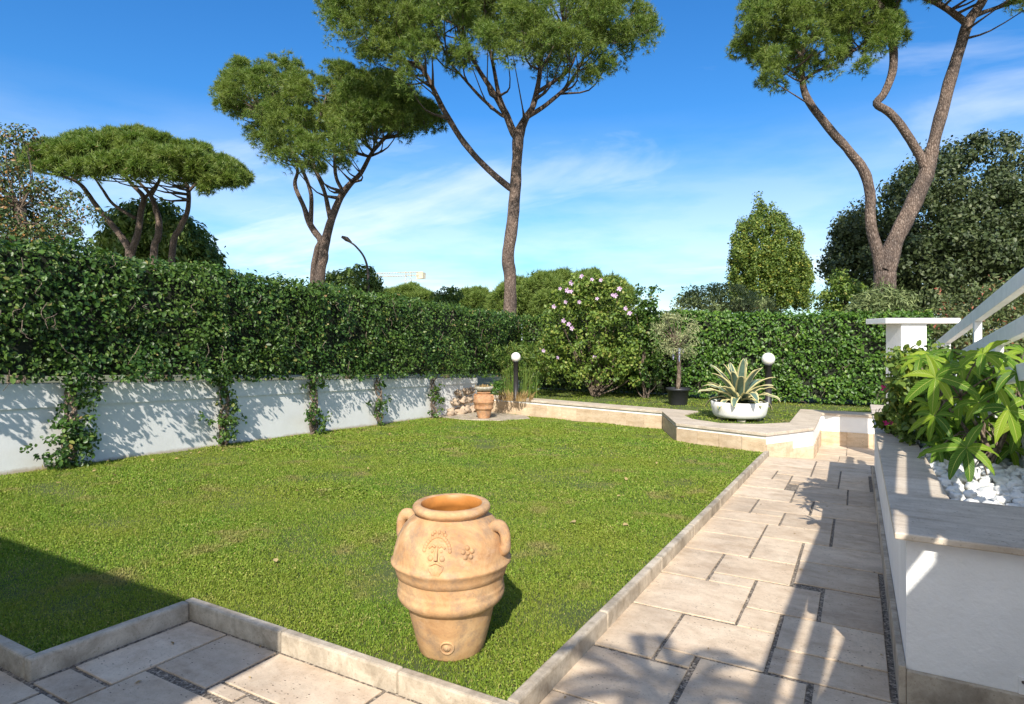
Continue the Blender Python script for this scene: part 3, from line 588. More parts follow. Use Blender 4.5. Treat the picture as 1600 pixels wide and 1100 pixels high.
# slabs of the path (x0,x1,y0,y1), wide pebble joints run along it
TL = [(-1.28, -.77, 2.69, 3.21), (-.72, -.23, 2.86, 3.37), (-.18, .19, 2.9, 3.39), (-1.28, -.97, 3.23, 3.9), (-.93, -.43, 3.39, 3.89), (-.93, -.77, 3.23, 3.375), (-.39, .125, 3.4, 3.705), (-.39, .125, 3.715, 4.205),
      (-1.28, -.66, 3.915, 4.57), (-.62, -.43, 3.9, 4.205), (-.62, -.23, 4.22, 4.76), (-.19, .125, 4.22, 4.84), (-1.28, -.97, 4.585, 5.265), (-.93, -.66, 4.585, 4.765), (-.93, -.43, 4.78, 5.27), (-.39, .125, 4.86, 5.4), (-.39, .16, 5.41, 5.95),
      (-1.28, -.78, 5.28, 5.845), (-1.28, -.78, 5.855, 6.43), (-.74, -.43, 5.285, 5.95), (-.74, -.22, 5.965, 6.435), (-.18, .16, 5.965, 6.5), (-.18, .16, 6.51, 7.04), (-1.28, -.68, 6.445, 6.8), (-.64, -.22, 6.45, 7.03),
      (-1.28, -1.0, 6.815, 7.55), (-.96, -.68, 6.815, 7.03), (-.96, -.45, 7.045, 7.55), (-.41, .16, 7.05, 7.75), (-1.28, -.68, 7.565, 8.245), (-.64, -.45, 7.565, 7.755), (-.64, -.12, 7.765, 8.25), (-.64, -.12, 8.26, 8.69), (-.08, .16, 7.765, 8.7),
      (-1.28, -.8, 8.26, 8.88), (-.76, -.23, 8.70, 8.92), (-1.28, -1.02, 8.895, 9.64), (-.98, -.8, 8.895, 9.3), (-.76, -.23, 8.93, 9.35), (-.98, -.585, 9.36, 9.64), (-1.28, -.585, 9.655, 10.1), (-1.28, -.585, 10.11, 10.87),
      (-.545, -.23, 9.365, 10.1), (-.19, .12, 8.715, 9.2), (-.19, .12, 9.21, 9.9), (-.19, .16, 9.91, 10.1), (-.545, .16, 10.11, 10.46), (-.545, .16, 10.47, 10.87),
      (-3.44, -3.115, 1.64, 2.26), (-3.1, -2.705, 1.85, 2.26), (-2.68, -1.97, 1.93, 2.26), (-3.1, -2.5, 1.25, 1.80), (-3.44, -3.115, 1.46, 1.62), (-3.3, -3.115, 1.1, 1.44), (-3.72, -3.33, .85, 1.44), (-4.5, -3.74, .9, 1.44),
      (-2.68, -2.5, 1.84, 1.915), (-2.47, -1.97, 1.35, 1.9), (-1.95, -1.3, 1.75, 2.26), (-1.95, -1.3, 1.1, 1.73), (-1.27, -.77, 2.1, 2.675), (-.72, -.23, 2.3, 2.845), (-.18, .19, 2.35, 2.885),
      (-1.28, -.9, 10.9, 11.5), (-.87, -.2, 10.9, 11.45), (-.18, .3, 10.9, 11.6), (-1.0, -.3, 11.47, 12.0), (-.27, .3, 11.62, 12.3), (-.66, -.3, 12.02, 12.8), (-.27, .3, 12.32, 12.9), (-.66, -.2, 12.82, 13.5), (-.17, .3, 12.92, 13.3), (-.17, .3, 13.32, 13.95), (-.66, -.2, 13.52, 14.1), (-.17, .3, 13.97, 14.55), (-.66, -.2, 14.12, 14.55)]
x = -4.6
for x in np.arange(-9, 3.2, .8):
    yy = -4.0
    while yy < (.8 if x < -3.0 else (1.0 if x < -1.4 else 2.0)):
        h = random.choice([.4, .55, .7]); top = .84 if x < -3.4 else (1.08 if x < -1.4 else 2.28)
        y2 = min(yy+h, top)
        if y2-yy > .1: TL.append((x, x+.775, yy, y2-.015))
        yy = y2
        if y2 >= top: break
for x in np.arange(.5, 3.5, .6):
    for yy in np.arange(10, 14.4, .55): TL.append((x-.15, x+.43, yy, yy+.535))
def paving():
    mb = MB(); e = .004
    mb.prism([(-1.28, -4.2), (-1.28, 14.56), (4, 14.56), (4, -4.2)], lambda x, y: gp(y)-.35, lambda x, y: gp(y)-.012, 1) if 0 else None
    ys = [-4.2, 2.3, 10.9, 12.05, 14.56]
    for a, b in zip(ys, ys[1:]):
        mb.add([(-1.34, a, gp(a)-.008), (4, a, gp(a)-.008), (4, b, gp(b)-.008), (-1.34, b, gp(b)-.008)], [(0, 1, 2, 3)], 1)
    mb.add([(-10, -4.2, gp(-4.2)-.0085), (-1.34, -4.2, gp(-4.2)-.0085), (-1.34, 2.3, gp(2.3)-.0085), (-3.5, 2.3, gp(2.3)-.0085), (-3.5, 1.5, gp(1.5)-.0085), (-10, 1.5, gp(1.5)-.0085)], [(0, 1, 2, 3), (0, 3, 4, 5)], 1)
    for (x0, x1, y0, y1) in TL:
        if x0 > .19 and y0 < 9.9 and y0 > 2.0: continue
        h = random.uniform(-.0015, .0015); tx = random.uniform(-.002, .002); c = .0025; ex = .009 if x0 > -1.3 else 0; x0 -= ex; x1 += ex; y0 += .0035; y1 -= .0035
        j = [random.uniform(-.003, .003) for _ in range(4)]
        q = [(x0+j[0], y0+j[1]), (x1+j[2], y0+j[1]), (x1+j[2], y1+j[3]), (x0+j[0], y1+j[3])]; ins = [(c, c), (-c, c), (-c, -c), (c, -c)]
        v = [(x, y, gp(y)-.02) for x, y in q]+[(x, y, gp(y)-.002+h) for x, y in q]+[(x+i[0], y+i[1], gp(y)+h+tx*(x-x0)) for (x, y), i in zip(q, ins)]
        mb.add(v, [(0, 1, 5, 4), (1, 2, 6, 5), (2, 3, 7, 6), (3, 0, 4, 7), (4, 5, 9, 8), (5, 6, 10, 9), (6, 7, 11, 10), (7, 4, 8, 11), (8, 9, 10, 11)], 0)
    tag(mb.build('path', [M['trav'], M['joint']]), kind='structure')
paving()

# ---------------------------------------------------------------- raised bed with its low wall
BO = [(-9.0, 14.35), (-3.68, 13.2), (-2.93, 11.44), (-1.31, 10.93), (-.66, 12.05), (-.66, 14.55), (2.2, 14.55)]
BI = [(2.2, 15.1), (-1.11, 15.1), (-1.11, 12.57), (-1.59, 12.06), (-2.21, 11.85), (-2.81, 12.2), (-3.12, 12.78), (-3.0, 13.6), (-9.0, 14.8)]
def offset(pl, d):
    out = []
    for i, p in enumerate(pl):
        ns = []
        for a, b in ((i-1, i), (i, i+1)):
            if a < 0 or b >= len(pl): continue
            t = Vector((pl[b][0]-pl[a][0], pl[b][1]-pl[a][1])).normalized(); ns.append(Vector((-t.y, t.x)))
        n = sum(ns, Vector((0, 0))); n = n.normalized(); k = d/max(.4, n.dot(ns[0])); out.append((p[0]+n.x*k, p[1]+n.y*k))
    return out
def bed():
    root = empty('bed_wall', (-3, 11.5, -.4), 'low angled retaining wall in pale stone and white render round the raised bed', 'retaining wall')
    wall_in = offset(BO, .03); back = offset(BO, .2)
    mb = MB()
    for i in range(len(BO)-1): mb.prism([wall_in[i], wall_in[i+1], back[i+1], back[i]], -.95, .0)
    mb.build('wall', M['render'], root)
    mb = MB(); O = offset(BO, -.0); mb.prism(list(O)+BI, -.001, .05); mb.build('coping', M['coping'], root, bevel=.006)
    # stone cladding, proud of the render; stepped on the short return
    f0 = offset(BO, .028); f1 = offset(BO, .012); mb = MB()
    def clad(i, a, b, zt, zb, n):
        P0, P1 = Vector(f1[i]), Vector(f1[i+1]); Q0, Q1 = Vector(f0[i]), Vector(f0[i+1])
        for k in range(n):
            s, t = a+(b-a)*k/n, a+(b-a)*(k+1)/n; g = .003/(P1-P0).length
            A, B, C, D_ = P0.lerp(P1, s+g), P0.lerp(P1, t-g), Q0.lerp(Q1, t-g), Q0.lerp(Q1, s+g)
            mb.prism([tuple(A), tuple(B), tuple(C), tuple(D_)], zb, zt)
    clad(0, 0, 1, -.055, -.6, 12); clad(1, 0, 1, -.04, -.6, 4); clad(2, 0, 1, -.05, -.6, 4)
    clad(3, 0, .55, -.14, -.7, 1); clad(3, .55, 1, -.27, -.7, 1); clad(4, 0, 1, -.31, -.95, 5); clad(5, 0, 1, -.33, -.95, 6)
    mb.build('stone_cladding', M['trav_clad'], root)
bed()
BEDP = [(-9.3, 14.8), (-3.0, 13.6), (-3.12, 12.78), (-2.81, 12.2), (-2.21, 11.85), (-1.59, 12.06), (-1.11, 12.57), (-1.11, 15.1), (2.2, 15.1), (2.2, 19.5), (-9.3, 19.5)]
mb = MB(); mb.prism(BEDP, -.9, .018); tag(mb.build('bed_ground', M['soil']), kind='structure')
grass_field(BEDP, (-9.2, .4, 11.8, 17.2), lambda x, y: .03+.012*noise.noise(Vector((x, y, 0))), [(0, 25, 800, .013, .028)], 'bed_grass', 'thin patchy grass growing inside the raised bed', [M['grass']])
mb = MB(); mb.prism([(-9.1, 12.4), (-8.2, 12.2), (-7.3, 12.5), (-7.0, 13.4), (-7.4, 13.96), (-9.1, 14.3)], -.6, lambda x, y: -.03*y+.075); tag(mb.build('stone_slab', M['kerb'], bevel=.01), 'flat weathered stone slab under the far terracotta jar', 'stone slab')

# ---------------------------------------------------------------- left garden wall
def wtop(y): return 1.03-.047*(y-3.4) if y > 3.4 else 1.03
def garden_wall():
    root = empty('garden_wall', (-9.2, 7, 0), 'long low white rendered wall along the left side under the climbing hedge', 'wall')
    mb = MB(); mb.prism([(-9.1, -2), (-9.1, 3.4), (-9.1, 14.28), (-9.3, 14.28), (-9.3, 3.4), (-9.3, -2)], -.9, lambda x, y: wtop(y)-.12); mb.build('wall', M['wall'], root)
    mb = MB(); mb.prism([(-9.07, -2), (-9.07, 3.4), (-9.07, 14.28), (-9.32, 14.28), (-9.32, 3.4), (-9.32, -2)], lambda x, y: wtop(y)-.116, lambda x, y: wtop(y)+.03); mb.build('coping', M['wall'], root)
garden_wall()

# ---------------------------------------------------------------- hedges
def hedge_face(name, label, X0, X1, fy, z0f, z1f, axis, depth, dens, size, mat, thick=.9, amp=.16, root_loc=None, zoneh=None, tpls=(T_LEAF, T_LEAF, T_WIDE), near=None):
    """foliage wall: axis 'y' = runs along Y and faces +X (fy gives X), axis 'x' = runs along X and faces -Y (fy gives Y)"""
    root = empty(name, root_loc or (0, 0, 0), label, 'hedge')
    n = int((X1-X0)*2.2*dens); P = []; Nn = []
    for _ in range(n):
        u = random.uniform(X0, X1); zt = z1f(u); zb = z0f(u); w = random.random(); face = random.random() < .80
        if near and random.random() > near(u): continue
        if noise.noise(Vector((u*2.6, w*5.5, 17))) < -.22 and random.random() < .7: continue
        if face:
            z = zb+(zt-zb)*w; q = noise.fractal(Vector((u*.9, z*1.1, 3)), 1, 2, 3)*amp+noise.noise(Vector((u*3.2, z*3.2, 8)))*amp*.55
            edge = min(1, (zt-z)/.3); o = fy(u)+(q-(1-edge)**2*.22)*(1 if axis == 'y' else -1); dd = random.random()**1.6*depth
            if axis == 'y': P.append((o-dd, u, z)); Nn.append((1, .0, .45))
            else: P.append((u, o+dd, z)); Nn.append((0, -1, .45))
        else:
            t = random.random()*thick; q = noise.fractal(Vector((u*1.3, t*2, 11)), 1, 2, 3)*amp*.8; z = zt+q-.05-random.random()*.12
            if random.random() < .05: z += random.random()*.12
            if axis == 'y': P.append((fy(u)-.08-t, u, z)); Nn.append((.2, 0, 1))
            else: P.append((u, fy(u)+.08+t, z)); Nn.append((0, -.2, 1))
    P = np.array(P); Nn = np.array(Nn); Nn /= np.linalg.norm(Nn, axis=1)[:, None]
    s = size*rng.uniform(.6, 1.3, len(P)); V, F = scatter_arrays(list(tpls), P, frames(Nn, .35, .55), s); tri_mesh('foliage', [(V, F, 0)], [mat], root)
    mb = MB()
    for _ in range(int((X1-X0)*4)):
        u = random.uniform(X0, X1); z = random.uniform(z0f(u)+.1, z1f(u)-.1); o = fy(u)+(.10 if axis == 'y' else -.10); pts = []
        for i in range(4):
            pts.append((o, u, z) if axis == 'y' else (u, o, z)); u += random.uniform(-.09, .09); z -= random.uniform(.02, .12); o += random.uniform(-.03, .03)
        mb.tube(pts, [.006, .005, .003], 4, 0, False)
    mb.build('twigs', M['stem'], root)['kind'] = 'stuff'
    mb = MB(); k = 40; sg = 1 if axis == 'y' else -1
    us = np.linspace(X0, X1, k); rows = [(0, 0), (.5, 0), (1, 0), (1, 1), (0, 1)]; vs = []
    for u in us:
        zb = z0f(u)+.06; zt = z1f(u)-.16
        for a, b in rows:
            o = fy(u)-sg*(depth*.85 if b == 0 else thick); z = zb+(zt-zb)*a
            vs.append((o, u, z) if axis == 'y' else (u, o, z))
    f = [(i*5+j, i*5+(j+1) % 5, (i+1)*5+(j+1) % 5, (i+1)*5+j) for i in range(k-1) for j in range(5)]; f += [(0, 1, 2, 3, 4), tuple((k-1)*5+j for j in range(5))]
    mb.add(vs, f); mb.build('shade_core', M['darkcore'], root); return root  # solid core, coloured dark in place of the shade behind the leaves
hz = lambda y: np.interp(y, [1, 3.4, 5, 7, 10, 13, 16, 18], [2.98, 2.86, 2.82, 2.74, 2.62, 2.50, 2.42, 2.36])+.07*noise.noise(Vector((y*.9, 0, 0)))+.03*noise.noise(Vector((y*4, 2, 0)))
hedge_face('climbing_hedge', 'tall glossy dark green climber hedge growing over the left garden wall', 1.5, 17.2, lambda y: -8.72 if y < 13 else -8.72-.05*(y-13), lambda y: wtop(y)+.07+.07*noise.noise(Vector((y*2.5, 4, 0))), hz, 'y', .42, 1700, .066, M['hedge'], .9, .24, (-9.2, 8, 0), near=lambda u: 1 if u < 11 else .75)
hx = lambda x: np.interp(x, [-9.3, -6, -4, -2, 3], [2.38, 2.42, 2.4, 2.28, 2.22])+.04*noise.noise(Vector((x*1.3, 0, 5)))+.03*noise.noise(Vector((x*4, 2, 3)))
hedge_face('mixed_hedge', 'dark loose hedge along the back behind the flowering hibiscus', -9.3, -4.3, lambda x: 17.0, lambda x: .02, hx, 'x', .34, 900, .085, M['hedge'], .9, .2, (-6.8, 17.3, 0))
hedge_face('clipped_hedge', 'bright green clipped laurel hedge behind the globe lamp and agave', -4.4, 1.45, lambda x: 16.5, lambda x: .1, hx, 'x', .26, 1300, .085, M['laurel'], .9, .11, (-1.5, 16.9, 0))

def bush(name, label, cat, base, cent, rad, per, size, mat, tpls, stems, stem_r=.03, kind='leaf', bark=None, flat=.9, up=.3, group=None, droop=.3, shell=.4):
    root = empty(name, base, label, cat, group); P, Dv = puffs(cent, rad, per, flat, up, shell); s = size*rng.uniform(.65, 1.3, len(P))
    V, F = scatter_arrays(tpls, P, frames(Dv, droop, .6) if kind == 'leaf' else frames_axis(Dv, .3), s); tri_mesh('foliage', [(V, F, 0)], [mat], root)
    if stems:
        mb = MB()
        for k in range(stems):
            c = cent[random.randrange(len(cent))]; b = np.array(base)+np.array([random.uniform(-.1, .1), random.uniform(-.1, .1), 0]); m = (b+c)/2+rng.normal(0, .08, 3)
            mb.tube([b, m, c], [stem_r, stem_r*.7, stem_r*.3], 6, 0, False)
        mb.build('stem', bark or M['bark'], root)
    return root
# climbing stems on the white wall
def climber(y, spreads, label, lean=0.0, thick=.035, leaf=.062):
    zg = -.03*y+.05; zt = wtop(y)+.08; b = np.array([-8.98, y, zg]); root = empty('climbing_plant', tuple(b), label, 'climbing plant', 'climbers rooted at the foot of the white wall')
    mb = MB()
    for k in range(3):
        pts = [b+np.array([random.uniform(-.03, .05), random.uniform(-.1, .1), -.02])]
        for i in range(1, 7):
            t = i/6; pts.append(b+np.array([.06*math.sin(i*2+k)-.04*0, lean*t+.05*math.sin(i*1.7+k*2), (zt-zg)*t]))
        mb.tube(pts, [thick, thick*.8, thick*.7, thick*.55], 8, 0, False, .25, k)
    mb.build('stem', M['stem'], root); C = []
    for (t, dy, r, n) in spreads:
        for _ in range(int(n*1.5)): C.append(b+np.array([random.uniform(0, .2), lean*t+dy+random.gauss(0, r*1.25), (zt-zg)*min(1.03, max(.05, t+random.gauss(0, .06)))]))
    P, Dv = puffs(np.array(C), .085, 16, 1, .2, .2); P[:, 0] = np.maximum(P[:, 0], -9.06); V, F = scatter_arrays([T_WIDE, T_LEAF], P, frames(Dv*.5+np.array([.6, 0, .3]), .3, .5), leaf*rng.uniform(.6, 1.25, len(P)))
    tri_mesh('foliage', [(V, F, 0)], [M['hedge']], root); return root
climber(4.18, [(.12, -.05, .13, 12), (.3, 0, .16, 18), (.5, .0, .12, 10), (.75, .05, .09, 9), (.95, .08, .12, 10)], 'bushiest climber at the foot of the white wall, leftmost', .08)
climber(6.45, [(.15, -.05, .08, 6), (.4, .02, .12, 10), (.65, .05, .07, 7), (.95, -.05, .1, 8)], 'leafy climber leaning against the white wall, second from the left', .05, .028)
climber(8.35, [(.1, .03, .07, 4), (.35, .02, .12, 9), (.6, -.08, .05, 3), (.9, .0, .1, 6)], 'climber with a bare twisted stem at the middle of the white wall', .02, .034)
climber(10.2, [(.2, .02, .08, 4), (.5, -.02, .10, 7), (.85, -.05, .06, 3)], 'small thin climber on the white wall, second from the far jar', -.03, .024)
climber(12.15, [(.15, .03, .08, 4), (.45, .02, .14, 9), (.7, .0, .1, 5)], 'climber on the white wall nearest to the far terracotta jar', .02, .026)

# rubble stones beside the far jar
def stone_mesh(seed, name, mat, lump=.45, seg=14):
    mb = MB(); mb.ball((0, 0, 0), 1, 0, seg, 9, 1, .75, .62, lump, seed*3.1); o = mb.build(name, mat); me = o.data; bpy.data.objects.remove(o); return me
SM = [stone_mesh(i, 'rock', M['rock'], .9, 12) for i in range(5)]
for i, (y, z, s, dx) in enumerate([(12.9, .0, .15, .1), (13.25, -.02, .17, .12), (13.55, .02, .15, .1), (13.85, .0, .16, .1), (13.1, .24, .13, .06), (13.45, .27, .14, .06), (13.8, .26, .13, .05), (13.3, .46, .12, .03), (13.65, .5, .13, .03), (13.95, .5, .12, .03), (12.7, -.04, .1, .2)]):
    o = bpy.data.objects.new('rock', SM[i % 5]); COL.objects.link(o); o.location = (-9.06+dx, y, -.03*y+.15+z); o.scale = (s*.8, s*1.15, s); o.rotation_euler = (random.uniform(-.5, .5), random.uniform(-.5, .5), random.uniform(0, 6))
    tag(o, 'rough tan stone in the rubble heap between white wall and far jar', 'rock', 'rubble stones beside the far jar')

# ---------------------------------------------------------------- terracotta jars
def jar(loc, s, mats, label, fine=True, rotc=0.0, relief=True):
    root = empty('terracotta_jar', loc, label, 'jar'); c = (0, 0, 0); seg = 72 if fine else 40
    prof = [(0, .012), (.12, .004), (.166, 0), (.174, .012), (.188, .07), (.203, .13), (.218, .19), (.230, .238), (.237, .25), (.258, .262), (.276, .28), (.284, .30), (.284, .318), (.277, .332), (.281, .341), (.276, .348), (.276, .36), (.279, .398), (.2795, .405), (.2865, .408), (.291, .43), (.302, .462), (.312, .472), (.313, .484), (.303, .492), (.301, .51), (.294, .55), (.28, .60), (.256, .645), (.224, .682), (.194, .703), (.181, .709), (.181, .716), (.196, .724), (.206, .738), (.206, .752), (.196, .764), (.178, .768), (.163, .763), (.155, .75), (.155, .72), (.16, .70), (.24, .6), (.26, .45), (.22, .2), (.1, .1), (0, .1)]; k = 38
    prof = [(r*s, z*s) for r, z in prof]
    mb = MB(); mb.lathe(prof[:k+1], c, seg, 0, .022); mb.lathe(prof[k:], c, seg, 1, .022); mb.build('body', mats, root, False)
    for sd, ang in ((1, rotc-.5), (-1, rotc+PI-.5)):
        ca, sa = math.cos(ang), math.sin(ang); pts = []
        for r, z in [(.235, .655), (.262, .672), (.288, .668), (.308, .64), (.314, .60), (.310, .56), (.292, .535)]: pts.append((ca*r*s, sa*r*s, z*s))
        h = MB(); h.tube(pts, [.026*s, .032*s, .032*s, .028*s, .026*s, .030*s, .02*s], 12); h.build('handle', mats[0], root, False)
    if relief:
        zc = ac = 0; kz = ka = 1
        def onbody(az, z, out=0):
            r = np.interp(z, [q[1]/s for q in prof[:30]], [q[0]/s for q in prof[:30]])+out; z = (zc+(z-zc)*kz) if zc else z; a = rotc-PI/2+(ac+(az-ac)*ka)
            r = np.interp(z, [q[1]/s for q in prof[:30]], [q[0]/s for q in prof[:30]])+out
            return np.array([math.cos(a)*r*s, math.sin(a)*r*s, z*s])
        # bearded face boss: curls, brow, nose, cheeks, moustache, beard
        m = MB(); az0 = -.26; zc = .565; ac = az0; kz = ka = 1.45
        for i in range(16):
            t = PI*(i/15); m.ball(onbody(az0+.16*math.cos(t), .60+.042*math.sin(t)-.012, -.001), .011*s, 0, 8, 6)
        for i in range(9):
            t = i/8; m.ball(onbody(az0+.12*(t-.5)*1.6, .635+.006*math.sin(i*2), .0), .010*s, 0, 8, 6)
        for q in (-1, 1):
            m.tube([onbody(az0+q*.025, .60, .004), onbody(az0+q*.06, .606, .006), onbody(az0+q*.10, .596, .002)], .0055*s, 8); m.ball(onbody(az0+q*.055, .588, .0), .008*s, 0, 8, 6)
            m.ball(onbody(az0+q*.07, .565, -.002), .015*s, 0, 10, 7); m.tube([onbody(az0, .555, .006), onbody(az0+q*.05, .548, .005), onbody(az0+q*.09, .538, .0)], [.006*s, .006*s, .003*s], 8)
        m.tube([onbody(az0, .602, .003), onbody(az0, .58, .012), onbody(az0, .562, .013)], [.006*s, .009*s, .010*s], 10)
        for i in range(9): m.tube([onbody(az0+.02*(i-4), .54, 0), onbody(az0+.016*(i-4), .515+.003*abs(i-4), .003), onbody(az0+.010*(i-4), .49+.006*abs(i-4), -.002)], [.007*s, .006*s, .002*s], 6)
        m.build('relief_mask', mats[0], root, False)
        m = MB(); azf = .28; zc = .585; ac = azf; kz = ka = 1.3
        for i in range(5):
            t = 2*PI*i/5+.3; m.ball(onbody(azf+.065*math.cos(t), .585+.017*math.sin(t), -.003), .0135*s, 0, 10, 7)
        m.ball(onbody(azf, .585, .004), .008*s, 0, 8, 6); m.build('relief_flower', mats[0], root, False)
        m = MB(); zc = ac = 0; kz = ka = 1; ring = [onbody(-.12+.17*math.cos(t), .085+.032*math.sin(t), .003) for t in np.linspace(0, 2*PI, 25)]; m.tube(ring, .006*s, 8, 0, False, sub=1)
        m.ball(onbody(-.12, .085, -.012), .024*s, 0, 14, 8); m.ball(onbody(-.12, .085, .008), .008*s, 0, 8, 6); m.build('relief_seal', mats[0], root, False)
    return root
ca0 = math.atan2(-2.7, 1.88)                    # direction from jar to camera
j1 = jar((-1.885, 2.71, -.032), 1.0, [M['terra'], M['terra_in']], 'large sandy terracotta jar with two handles and relief ornaments, on the near lawn', True, ca0+PI/2)
# band between shoulder ridge and the roll carries a fine crack line, modelled as the stepped profile itself
j2 = jar((-7.9, 12.72, -.31), .83, [M['terra_old'], M['terra_in']], 'smaller orange terracotta jar on a stone slab by the low wall', False, math.atan2(-12.7, 7.9)+PI/2, False)
def top_bowl():
    c = (-7.9, 12.72, -.31+.64); root = empty('stone_bowl', c, 'lichened grey bowl of dry stalks resting on the far jar', 'bowl')
    mb = MB(); mb.lathe([(0, .0), (.12, .0), (.17, .03), (.215, .08), (.225, .12), (.205, .125), (.18, .09), (0, .08)], (0, 0, 0), 30, 0, .12); mb.build('bowl', M['greystone'], root, False)
    V, F = scatter_arrays([T_THIN], np.array([(c[0]+random.gauss(0, .08), c[1]+random.gauss(0, .08), c[2]+.09) for _ in range(160)]), frames(rng.normal(0, 1, (160, 3)), -1.2, .1), rng.uniform(.05, .12, 160)); tri_mesh('dry_stalks', [(V, F, 0)], [M['drygrass']], root)['kind'] = 'stuff'
top_bowl()

# ---------------------------------------------------------------- plants in the raised bed
def flower_mesh(r, mat, name, seed=0):
    mb = MB(); rd = random.Random(seed)
    for i in range(5):
        a = 2*PI*i/5+rd.uniform(-.2, .2); u = np.array([math.cos(a), math.sin(a), 0]); w = np.array([-math.sin(a), math.cos(a), 0]); z = np.array([0, 0, 1])
        v = [z*0, u*.45*r+w*.28*r+z*.22*r, u*.95*r+w*.34*r+z*.3*r, u*1.05*r+z*.2*r, u*.95*r-w*.34*r+z*.3*r, u*.45*r-w*.28*r+z*.22*r]
        mb.add(v, [(0, 1, 2), (0, 2, 3), (0, 3, 4), (0, 4, 5)])
    mb.tube([(0, 0, 0), (0, 0, .3*r), (.05*r, 0, .6*r)], .05*r, 6); o = mb.build(name, mat); me = o.data; bpy.data.objects.remove(o); return me
def put_flowers(root, me, pts, name='flower'):
    b = Vector(root.location); c0 = Vector((0, 0, EYE))
    for p in pts:
        o = bpy.data.objects.new(name, me); COL.objects.link(o); o.parent = root; o.location = Vector(p)-b
        d = (c0-Vector(p)).normalized()+Vector((random.uniform(-.6, .6), random.uniform(-.6, .6), random.uniform(-.1, .8))); o.rotation_euler = d.to_track_quat('Z', 'Y').to_euler(); o.scale = [random.uniform(.75, 1.2)]*3
hb = at(930, 612, 17.0); hb[2] = .02
hc = []
for _ in range(330):
    t = random.random(); py = 436+t*160; half = np.interp(py, [436, 470, 520, 570, 600], [38, 64, 80, 84, 70]); px = 925+random.uniform(-1, 1)*half
    hc.append(at(px, py, 16.9+random.uniform(-1, .8)*half*.0125))
hib = bush('hibiscus_shrub', 'tall hibiscus shrub dotted with mauve flowers in front of the back hedge', 'flowering shrub', tuple(hb), np.array(hc), .22, 46, .085, M['hibiscus'], [T_WIDE, T_LEAF], 22, .03, droop=.1)
fl = [flower_mesh(.06, M['bloom'], 'flower', i) for i in range(3)]
HF = [(909, 432), (897, 441), (893, 442), (925, 437), (939, 438), (912, 446), (886, 454), (893, 456), (875, 451), (879, 461), (866, 479), (884, 472), (933, 467), (953, 463), (957, 461), (968, 452), (962, 462), (857, 497), (881, 501), (889, 507), (894, 513), (863, 530), (849, 548), (871, 559), (929, 558), (923, 571), (978, 482), (984, 490), (905, 472), (842, 521), (770, 534)]
for i, (x, y) in enumerate([h for q, h in enumerate(HF[:-1]) if q % 4 != 1]): put_flowers(hib, fl[i % 3], [at(x, y, 15.95)])
# tall sprig shrub
tc = [at(1010+random.uniform(-1, 1)*np.interp(py, [450, 500, 560, 600], [8, 17, 24, 22])+random.choice([-9, 6, 0]), py, 16.6+random.uniform(-.25, .25)) for py in [random.uniform(452, 602) for _ in range(120)]]
bush('upright_shrub', 'upright dark shrub with tall shoots between hibiscus and potted olive', 'shrub', (float(at(1010, 610, 16.6)[0]), float(at(1010, 610, 16.6)[1]), .02), np.array(tc), .15, 32, .085, M['hedge'], [T_LEAF, T_WIDE], 12, .02, up=.8)
# low plants between jar and hibiscus
rp = at(812, 605, 16.6); rp[2] = .03
def reeds(name, label, base, n, h, spread, wdt, mat, cat='plant', fan=.35):
    root = empty(name, tuple(base), label, cat); V = []; F = []
    for k in range(n):
        a = random.random()*2*PI; r = spread*math.sqrt(random.random()); hh = h*random.uniform(.55, 1.1); b = np.array(base)+np.array([math.cos(a)*r, math.sin(a)*r*.6, 0]); out = np.array([math.cos(a), math.sin(a), 0])*fan*random.random()
        s = np.array([math.cos(a*3), math.sin(a*3), 0])*wdt; n0 = len(V)
        for t in (0, .4, .75, 1.0):
            c = b+out*hh*t*t+np.array([0, 0, hh*(t-.25*fan*t**3)]); w = 1-t*.85; V += [c-s*w, c+s*w]
        for i in range(3): F += [(n0+2*i, n0+2*i+1, n0+2*i+3), (n0+2*i, n0+2*i+3, n0+2*i+2)]
    tri_mesh('blades', [(np.array(V), np.array(F), 0)], [mat], root); return root
pp = reeds('papyrus_plant', 'fresh green papyrus-like stems around the left globe lamp', rp, 150, .95, .5, .010, M['reed'], 'plant', .35)
pcn = np.array([at(random.gauss(812, 19), random.uniform(540, 592), 17.0+random.uniform(-.3, .2)) for _ in range(80)])
P, Dv = puffs(pcn, .12, 26, .8, .3, .1); V, F = scatter_arrays([T_THIN], P, frames(Dv, -.2, .6), .13*rng.uniform(.7, 1.3, len(P))); tri_mesh('foliage', [(V, F, 0)], [M['reed']], pp)
reeds('dry_grass_tuft', 'tuft of dry straw-coloured grass beside the left globe lamp', at(806, 613, 16.0)*np.array([1, 1, 0])+np.array([0, 0, .02]), 240, .32, .5, .012, M['drygrass'], 'grass tuft', .8)
kc = [at(random.uniform(768, 785), random.uniform(592, 612), 15.6+random.uniform(-.2, .3)) for _ in range(16)]
bush('small_shrub', 'small bright green shrub directly behind the far jar', 'shrub', tuple(at(776, 615, 15.6)*np.array([1, 1, 0])), np.array(kc), .13, 40, .06, M['laurel'], [T_LEAF], 4, .01)
# white blossoms low at the hedge foot
wc = [at(random.uniform(1075, 1108), random.uniform(585, 618), 15.4+random.uniform(-.2, .3)) for _ in range(30)]+[at(random.uniform(1210, 1260), random.uniform(602, 626), 14.5) for _ in range(24)]
